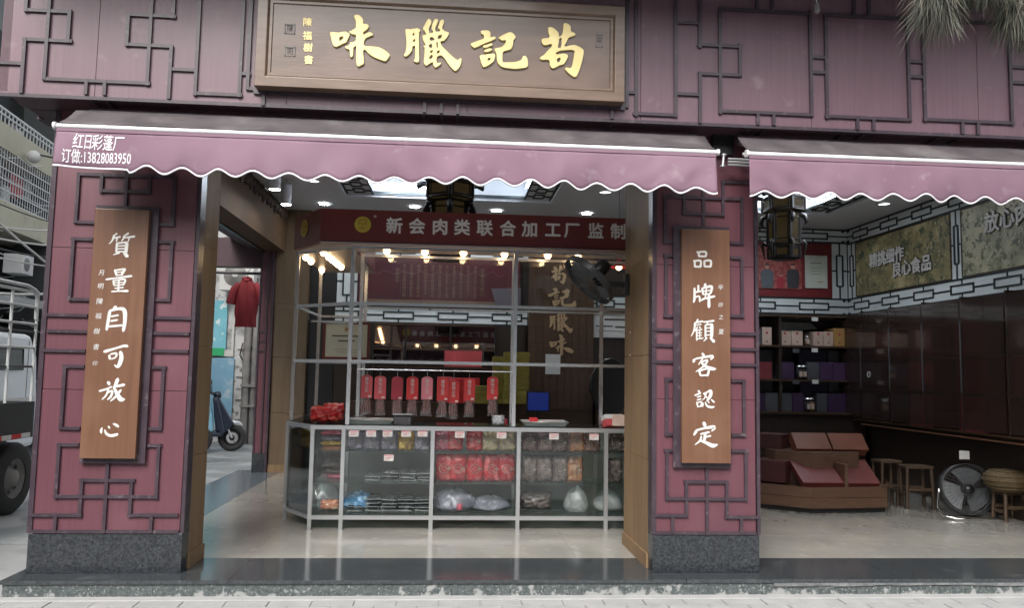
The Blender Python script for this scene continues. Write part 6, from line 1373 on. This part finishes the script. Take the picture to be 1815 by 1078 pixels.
# flatbed truck with cage rails (only its rear flank shows), and the white van behind
tr = thing('flatbed_truck','dark flatbed truck with white cage rails and reflective strip, left edge','truck',(-5.2,.5,GZ))
XT=-4.18; YR = at(60,740,X=XT).y
zb0 = at(30,768,X=XT).z; zb1 = at(30,714,X=XT).z
part('bed_side', B0().box(XT-.05,XT,-5.0,YR,zb0+.0,zb1), 'truckblack', tr); part('bed_side', B0().box(XT-2.0,XT-1.95,-5.0,YR,zb0,zb1), 'truckblack', tr); part('bed_floor', B0().box(XT-1.95,XT-.05,-5.0,YR,zb0,zb0+.08), 'truckblack', tr); part('tailboard', B0().box(XT-1.95,XT-.05,YR-.05,YR,zb0+.08,zb1), 'truckblack', tr)
for k in range(14): piece('reflective_strip','redpaper' if k % 2 else 'whitepaint',XT,XT+.006,YR-.05-(k+1)*.17,YR-.05-k*.17-.01,zb0-.055,zb0-.01,tr)
piece('chassis_rail','truckblack',XT-.55,XT-.42,-5.0,YR-.1,zb0-.22,zb0-.06,tr); piece('side_guard','truckblack',XT-.06,XT-.0,-5,YR,zb0-.06,zb0-.0,tr)
zt1 = at(57,520,X=XT).z
for y in (YR-.03,YR-.50,YR-1.0,YR-1.5,YR-2.0): part('cage_post', B0().tube([(XT-.025,y,zb1-.02),(XT-.025,y,zt1)],.015,6), 'rail', tr)
for i in range(4):
    z = zb1+.02+(zt1-zb1)*(.48,.70,.86,1)[i]; part('cage_rail', B0().tube([(XT-.025,-1.8,z),(XT-.025,YR-.03,z)],.014 if i<3 else .018,6), 'rail', tr)
part('cage_rail', B0().tube([(XT-.02,-1.8,zt1+.07),(XT-.02,YR-.25,zt1+.07),(XT-.02,YR-.1,zt1+.04),(XT-.02,YR-.05,zt1-.03),(XT-.02,YR-.05,zt1-.25)],.02,6), 'rail', tr)
for z in (zb1+.35,zb1+.7): part('cage_bar', B0().tube([(XT-.035,-1.8,z),(XT-.035,YR-.03,z)],.012,6), 'black', tr)
def truckwheel(x,y,r,w):
    wv = part('wheel', B0().lathe([(r*.55,-w/2),(r*.9,-w/2),(r,-w*.35),(r,w*.35),(r*.9,w/2),(r*.55,w/2)],n=32,m=Matrix.Translation((x,y,GZ+r))@Matrix.Rotation(math.pi/2,4,'Y')), 'rubber', tr)
    rm = part('rim', B0().lathe([(r*.56,w/2-.01),(r*.5,w/2-.05),(r*.28,w/2-.07),(r*.22,w/2-.0),(.001,w/2+.01)],n=24,m=Matrix.Translation((x,y,GZ+r))@Matrix.Rotation(math.pi/2,4,'Y')), 'pipe', tr)
    for k in range(8): a=k*math.pi/4; part('wheel_hole', B0().lathe([(.001,0),(r*.065,0)],n=8,m=Matrix.Translation((x+w/2-.052,y+r*.39*math.cos(a),GZ+r+r*.39*math.sin(a)))@Matrix.Rotation(math.pi/2,4,'Y')), 'black', tr)
q = at(25,850,X=XT-.15); truckwheel(XT-.25,q.y,.36,.22); truckwheel(XT-1.75,q.y,.36,.22); truckwheel(XT-.25,-3.6,.36,.22); truckwheel(XT-1.75,-3.6,.36,.22)
part('cab', B0().prismx([(-6.8,.3),(-5.05,.3),(-5.05,2.2),(-6.4,2.2),(-6.8,1.3)],XT-1.95,XT-.05), 'truckwhite', tr, .05)
vn = thing('white_van','white van seen through the truck cage at the left edge','van',(-6.3,4.5,GZ))
XV=-5.55; vy1 = at(70,650,X=XV).y
part('body', B0().prismx([(.5,.30),(vy1,.30),(vy1+.02,.9),(vy1-.05,1.5),(vy1-.25,at(40,592,X=XV).z),(.5,at(40,590,X=XV).z)],XV-1.7,XV), 'truckwhite', vn, .06)
a_ = at(4,617,X=XV+.005); b_ = at(40,655,X=XV+.005)
part('side_window', B0().box(XV,XV+.008,a_.y-.3,b_.y,b_.z,a_.z), 'carglass', vn); part('window_seal', B0().tube([(XV+.008,a_.y-.3,b_.z),(XV+.008,b_.y,b_.z),(XV+.008,b_.y-.02,a_.z),(XV+.008,a_.y-.3,a_.z)],.012,6,closed=True), 'black', vn)
piece('door_seam','pipe',XV-.01,XV+.003,b_.y+.12,b_.y+.135,.45,1.7,vn); piece('side_moulding','whitepaint',XV,XV+.012,.5,vy1-.1,.92,.96,vn)
for y in (1.3,vy1-.9): w_ = part('wheel', B0().lathe([(.001,-.1),(.3,-.1),(.32,-.06),(.32,.06),(.3,.1),(.001,.1)],n=28,m=Matrix.Translation((XV-.1,y,GZ+.32))@Matrix.Rotation(math.pi/2,4,'Y')), 'rubber', vn)
# building across the side street, turned 6 degrees
TH = R(6); BU = Vector((-math.sin(TH),math.cos(TH),0)); BN = Vector((math.cos(TH),math.sin(TH),0)); BO = Vector((-6.9,4,0))
def bld(px_,py_,off=0):
    """point on the plane of the building face moved out by off towards the street"""
    d = FW + RT*((px_-PW/2)/FL) - UP*((py_-PH/2)/FL); o_ = BO+BN*off; t = (o_-CAM).dot(BN)/d.dot(BN); return CAM+d*t
BM = Matrix.Translation(BO) @ Matrix.Rotation(TH,4,'Z')     # local y along the face, x outwards
def loc_of(p): return BM.inverted() @ p
bd = thing('apartment_building','weathered apartment building across the side street with caged balconies','building',(0,0,0))
def bpart(nm_, x0,x1,y0,y1,z0,z1,m,par=bd): return part(nm_, B0().box(x0,x1,y0,y1,z0,z1,BM), m, par)
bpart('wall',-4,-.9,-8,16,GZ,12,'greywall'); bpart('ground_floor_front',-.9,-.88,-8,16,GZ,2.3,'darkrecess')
u1 = loc_of(bld(0,212,0)).z; l1 = loc_of(bld(0,258,0)).z; r1_ = loc_of(bld(0,188,0)).z
ye1 = loc_of(bld(97,257,0)).y
u2 = loc_of(bld(0,352,0)).z; l2 = loc_of(bld(0,400,0)).z
bpart('balcony_slab',-.9,0,-8,ye1,l1,u1,'cream'); bpart('balcony_slab',-.9,0,-8,16,l2,u2,'cream')
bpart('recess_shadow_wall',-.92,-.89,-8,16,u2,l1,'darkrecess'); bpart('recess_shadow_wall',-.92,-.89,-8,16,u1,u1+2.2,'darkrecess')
for i in range(70):
    y = -3+i*.14
    if y > ye1: break
    bpart('railing_bar',-.02,-.005,y,y+.02,u1,r1_,'rail')
bpart('railing_top',-.03,0,-8,ye1,r1_,r1_+.03,'rail'); bpart('railing_top',-.03,0,-8,ye1,u1+.12,u1+.14,'rail')
z2t = loc_of(bld(0,290,0)).z
cg = random.Random(2)
for i in range(110):
    y = -1+i*.10; bpart('cage_bar',-.015,-.005,y,y+.012,u2,z2t+.3,'rail')
for k in range(6): z = u2+(z2t+.3-u2)*k/5; bpart('cage_rail',-.02,-.004,-1,10,z,z+.018,'rail')
q = loc_of(bld(38,340,-.3)); bpart('red_cloth',-.5,-.35,q.y-.35,q.y+.2,q.z-.1,q.z+.25,'redpaper2'); q = loc_of(bld(68,330,-.3)); bpart('white_cloth',-.5,-.4,q.y-.3,q.y+.3,q.z-.3,q.z+.1,'paper')
q = loc_of(bld(8,330,-.3)); bpart('grey_cloth',-.5,-.4,q.y-.4,q.y+.4,q.z-.2,q.z+.3,'greybox')
cg = random.Random(8); tones = ['paper','greybox','greywall','pipe','rail','rail','paper','pipe','redpaper4','mural2']
for i in range(90):      # things kept on the balconies
    y = cg.uniform(-.5,9.5); z0_ = cg.choice([u2,u2,u2+.45,u1,u2+.9]); h_ = cg.uniform(.12,.55); w_ = cg.uniform(.08,.4)
    bpart('stored_thing',-.75+cg.uniform(0,.1),-.62+cg.uniform(0,.3),y,y+w_,z0_+cg.uniform(0,.1),z0_+h_,cg.choice(tones))
for i in range(26):
    y = cg.uniform(-.5,9.5); z0_ = cg.uniform(.2,2.2); h_ = cg.uniform(.1,.5); bpart('wall_fixture',-.88,-.78,y,y+cg.uniform(.06,.7),z0_,z0_+h_,cg.choice(tones[:5]))
wv_ = B0()
for i in range(130):
    y = cg.uniform(-1,9); z = cg.choice([cg.uniform(.4,l2+.2),cg.uniform(.4,l2+.2),cg.uniform(u2,l1)]); dy = cg.uniform(.3,2.2); dz = cg.uniform(-.35,.35); X_ = cg.uniform(-.7,.3)
    wv_.tube([BM@Vector((X_,y,z)),BM@Vector((X_,y+dy/2,z+dz/2-.08)),BM@Vector((X_,y+dy,z+dz))],cg.choice([.006,.009,.012]),4)
o = part('wire_tangle', wv_, 'rail', bd)
col_ = bpart('corner_column',-.6,.0,ye1+.1,ye1+1.2,GZ,10,'darkrecess')
for k in range(6): bpart('facade_ledge',-.88,-.80,-8,16,.6+k*.28,.63+k*.28,'greywall')
gl_ = bld(60,278,.15); o = thing('globe_lamp','white globe lamp hanging by the upper balcony of the building on the left','lamp',gl_); part('globe', B0().lathe([(.11*math.sin(a),-.11*math.cos(a)) for a in np.linspace(.01,math.pi-.01,12)],gl_,18), 'whitepaint', o); part('arm', B0().tube([gl_+Vector((.08,0,.04)),gl_+Vector((.3,.1,.02))],.015,6), 'black', o)
# second AC, shop awnings and cables low on that building
ac2 = thing('air_conditioner','grey air conditioner on the building across the street, above the truck cage','air conditioner',bld(38,472,.1)); q = loc_of(bld(44,470,.25))
part('casing', B0().box(.0,.3,q.y-.2,q.y+.22,q.z-.16,q.z+.16,BM), 'paper', ac2, .01); part('grille', B0().lathe([(.001,.0),(.11,.0),(.12,-.01)],n=20,m=BM@Matrix.Translation((.305,q.y-.05,q.z))@Matrix.Rotation(math.pi/2,4,'Y')), 'pipe', ac2)
ta = thing('street_awning','grey tin shop awning along the building on the left','awning',bld(40,510,.8)); q1 = loc_of(bld(0,468,.2)); q2 = loc_of(bld(0,505,1.0))
part('sheet', B0().add([BM@Vector(v) for v in ((0,-6,2.55),(1.0,-6,2.25),(1.0,12,2.25),(0,12,2.55),(0,-6,2.53),(1.0,-6,2.23),(1.0,12,2.23),(0,12,2.53))],[(0,1,2,3),(7,6,5,4),(0,4,5,1),(1,5,6,2),(2,6,7,3),(3,7,4,0)]), 'greywall', ta)
for y in (0,2.2,4.4,6.6): part('strut', B0().tube([BM@Vector((0,y,2.1)),BM@Vector((1.0,y,2.24))],.015,5), 'rail', ta)
cbs = random.Random(11)
for i,(y0_,y1_,w_,m_) in enumerate(((378,465,.012,'cable'),(415,432,.010,'cable'),(430,455,.009,'cabledark'),(398,404,.008,'cable'),(447,470,.008,'cable'),(340,395,.006,'cabledark'),(520,515,.014,'cable'))):
    a_ = bld(-60,y0_-40*(1 if i == 0 else .2),.9); b_ = bld(110,y1_+(20 if i == 0 else 2),.9); mid = (a_+b_)/2-Vector((0,0,.06))
    o = part('street_cable', B0().tube([a_,(a_+mid)/2-Vector((0,0,.02)),mid,(b_+mid)/2-Vector((0,0,.02)),b_],w_*1.6,5), m_, None); tag(o, '%s cable sagging in front of the building on the left, %s from the top' % ({'cable':'pale','cabledark':'black'}[m_],['fourth','fifth','sixth','second','seventh','first','lowest'][i]), 'cable')
fw2 = thing('far_building','grey block closing the street far behind','building',(-12,26,0)); part('wall', B0().box(-30,10,24,30,GZ,14), 'greywall', fw2)
for i in range(10):
    for j in range(4): piece('window','carglass',-22+i*2.4,-20.9+i*2.4,23.96,24,1+j*2.8,2.4+j*2.8,fw2)
# opposite side of the street (behind the camera), seen only in reflections
op = thing('opposite_building','pale row of shophouses on the far side of the street, behind the viewer','building',(0,-16,0)); part('wall', B0().box(-25,25,-22,-17,GZ,9), 'greywall', op)
for i in range(12):
    for j in range(3): piece('window','carglass',-22+i*3.8,-20+i*3.8,-17,-16.96,.4+j*2.9,2.3+j*2.9,op)

# ------------------------------------------------------------------ pine over the top right corner
pt = thing('needle_tree','grey green needled branch drooping over the top right corner, tree outside the photo','tree',(4.6,-2.6,GZ))
part('trunk', B0().tube([(4.6,-2.6,GZ),(4.62,-2.58,1.5),(4.5,-2.6,3.2),(4.55,-2.5,5.2),(4.5,-2.5,7.5)],[.2,.17,.15,.12,.07],10), 'bark', pt)
rr = random.Random(21); nv=[]; nf=[]; bl = []
def needles(tip, dirn, n, spread, L):
    for k in range(n):
        d = (dirn+Vector((rr.gauss(0,spread),rr.gauss(0,spread),rr.gauss(0,spread)))).normalized(); d.z -= .25; d.normalize(); l_ = L*rr.uniform(.5,1.1)
        s = d.cross(Vector((rr.random()-.5,rr.random()-.5,rr.random()-.5))).normalized()*.0021
        p0 = tip+Vector((rr.gauss(0,.02),rr.gauss(0,.02),rr.gauss(0,.02))); p1 = p0+d*l_*.55; p2 = p0+d*l_+Vector((rr.gauss(0,.012),0,-.12*l_)); o_=len(nv)
        nv.extend([p0-s,p0+s,p1+s*.8,p1-s*.8,p2]); nf.extend([(o_,o_+1,o_+2,o_+3),(o_+3,o_+2,o_+4)])
for bi,(px_,py_,yy,n,L) in enumerate(((1668,-8,-2.0,150,.27),(1655,-2,-1.9,60,.24),(1690,-2,-1.9,70,.20),(1650,-25,-2.05,110,.22),(1720,-32,-1.9,150,.16),(1755,-36,-2.0,170,.15),(1795,0,-1.95,260,.24),(1830,25,-1.9,260,.24),(1770,-45,-2.0,200,.18),(1700,-50,-1.95,220,.18),(1840,-20,-1.8,260,.26),(1822,45,-1.85,150,.16),(1745,-70,-2.1,300,.22),(1660,-70,-2.0,160,.26),(1800,-50,-1.9,300,.3))):
    tip = at(px_,py_+2,Y=yy); root = Vector((4.5,-2.55,4.4)); mid = (tip+root)/2+Vector((0,0,.25))
    part('branch', B0().tube([root,mid,tip+Vector((.06,0,.05)),tip],[.03,.018,.010,.004],6), 'bark', pt)
    dd = Vector((-.42 if px_ < 1700 else rr.uniform(-.3,.3),-.1,-1)); needles(tip, dd, int(n*1.9), .44, L); needles(tip+Vector((.05,0,.06)), dd, n//2, .6, L*.8)
for k in range(60):
    a = rr.uniform(0,6.28); r_ = rr.uniform(.2,1.6); z_ = rr.uniform(4.6,7.6); needles(Vector((4.5+r_*math.cos(a),-2.5+r_*math.sin(a),z_)), Vector((math.cos(a),math.sin(a),-.6)), 120, .5, .3)
o = part('needle_crown', B0().add(nv,nf), 'needle', pt); o['kind']='stuff'
me_ = o.data; me_.materials.append(mat('dry_needles',(.10,.085,.062),.7,var=(.17,.15,.12),scale=6))
for i_,p_ in enumerate(me_.polygons): p_.material_index = 1 if (i_//2) % 11 in (0,3) else 0
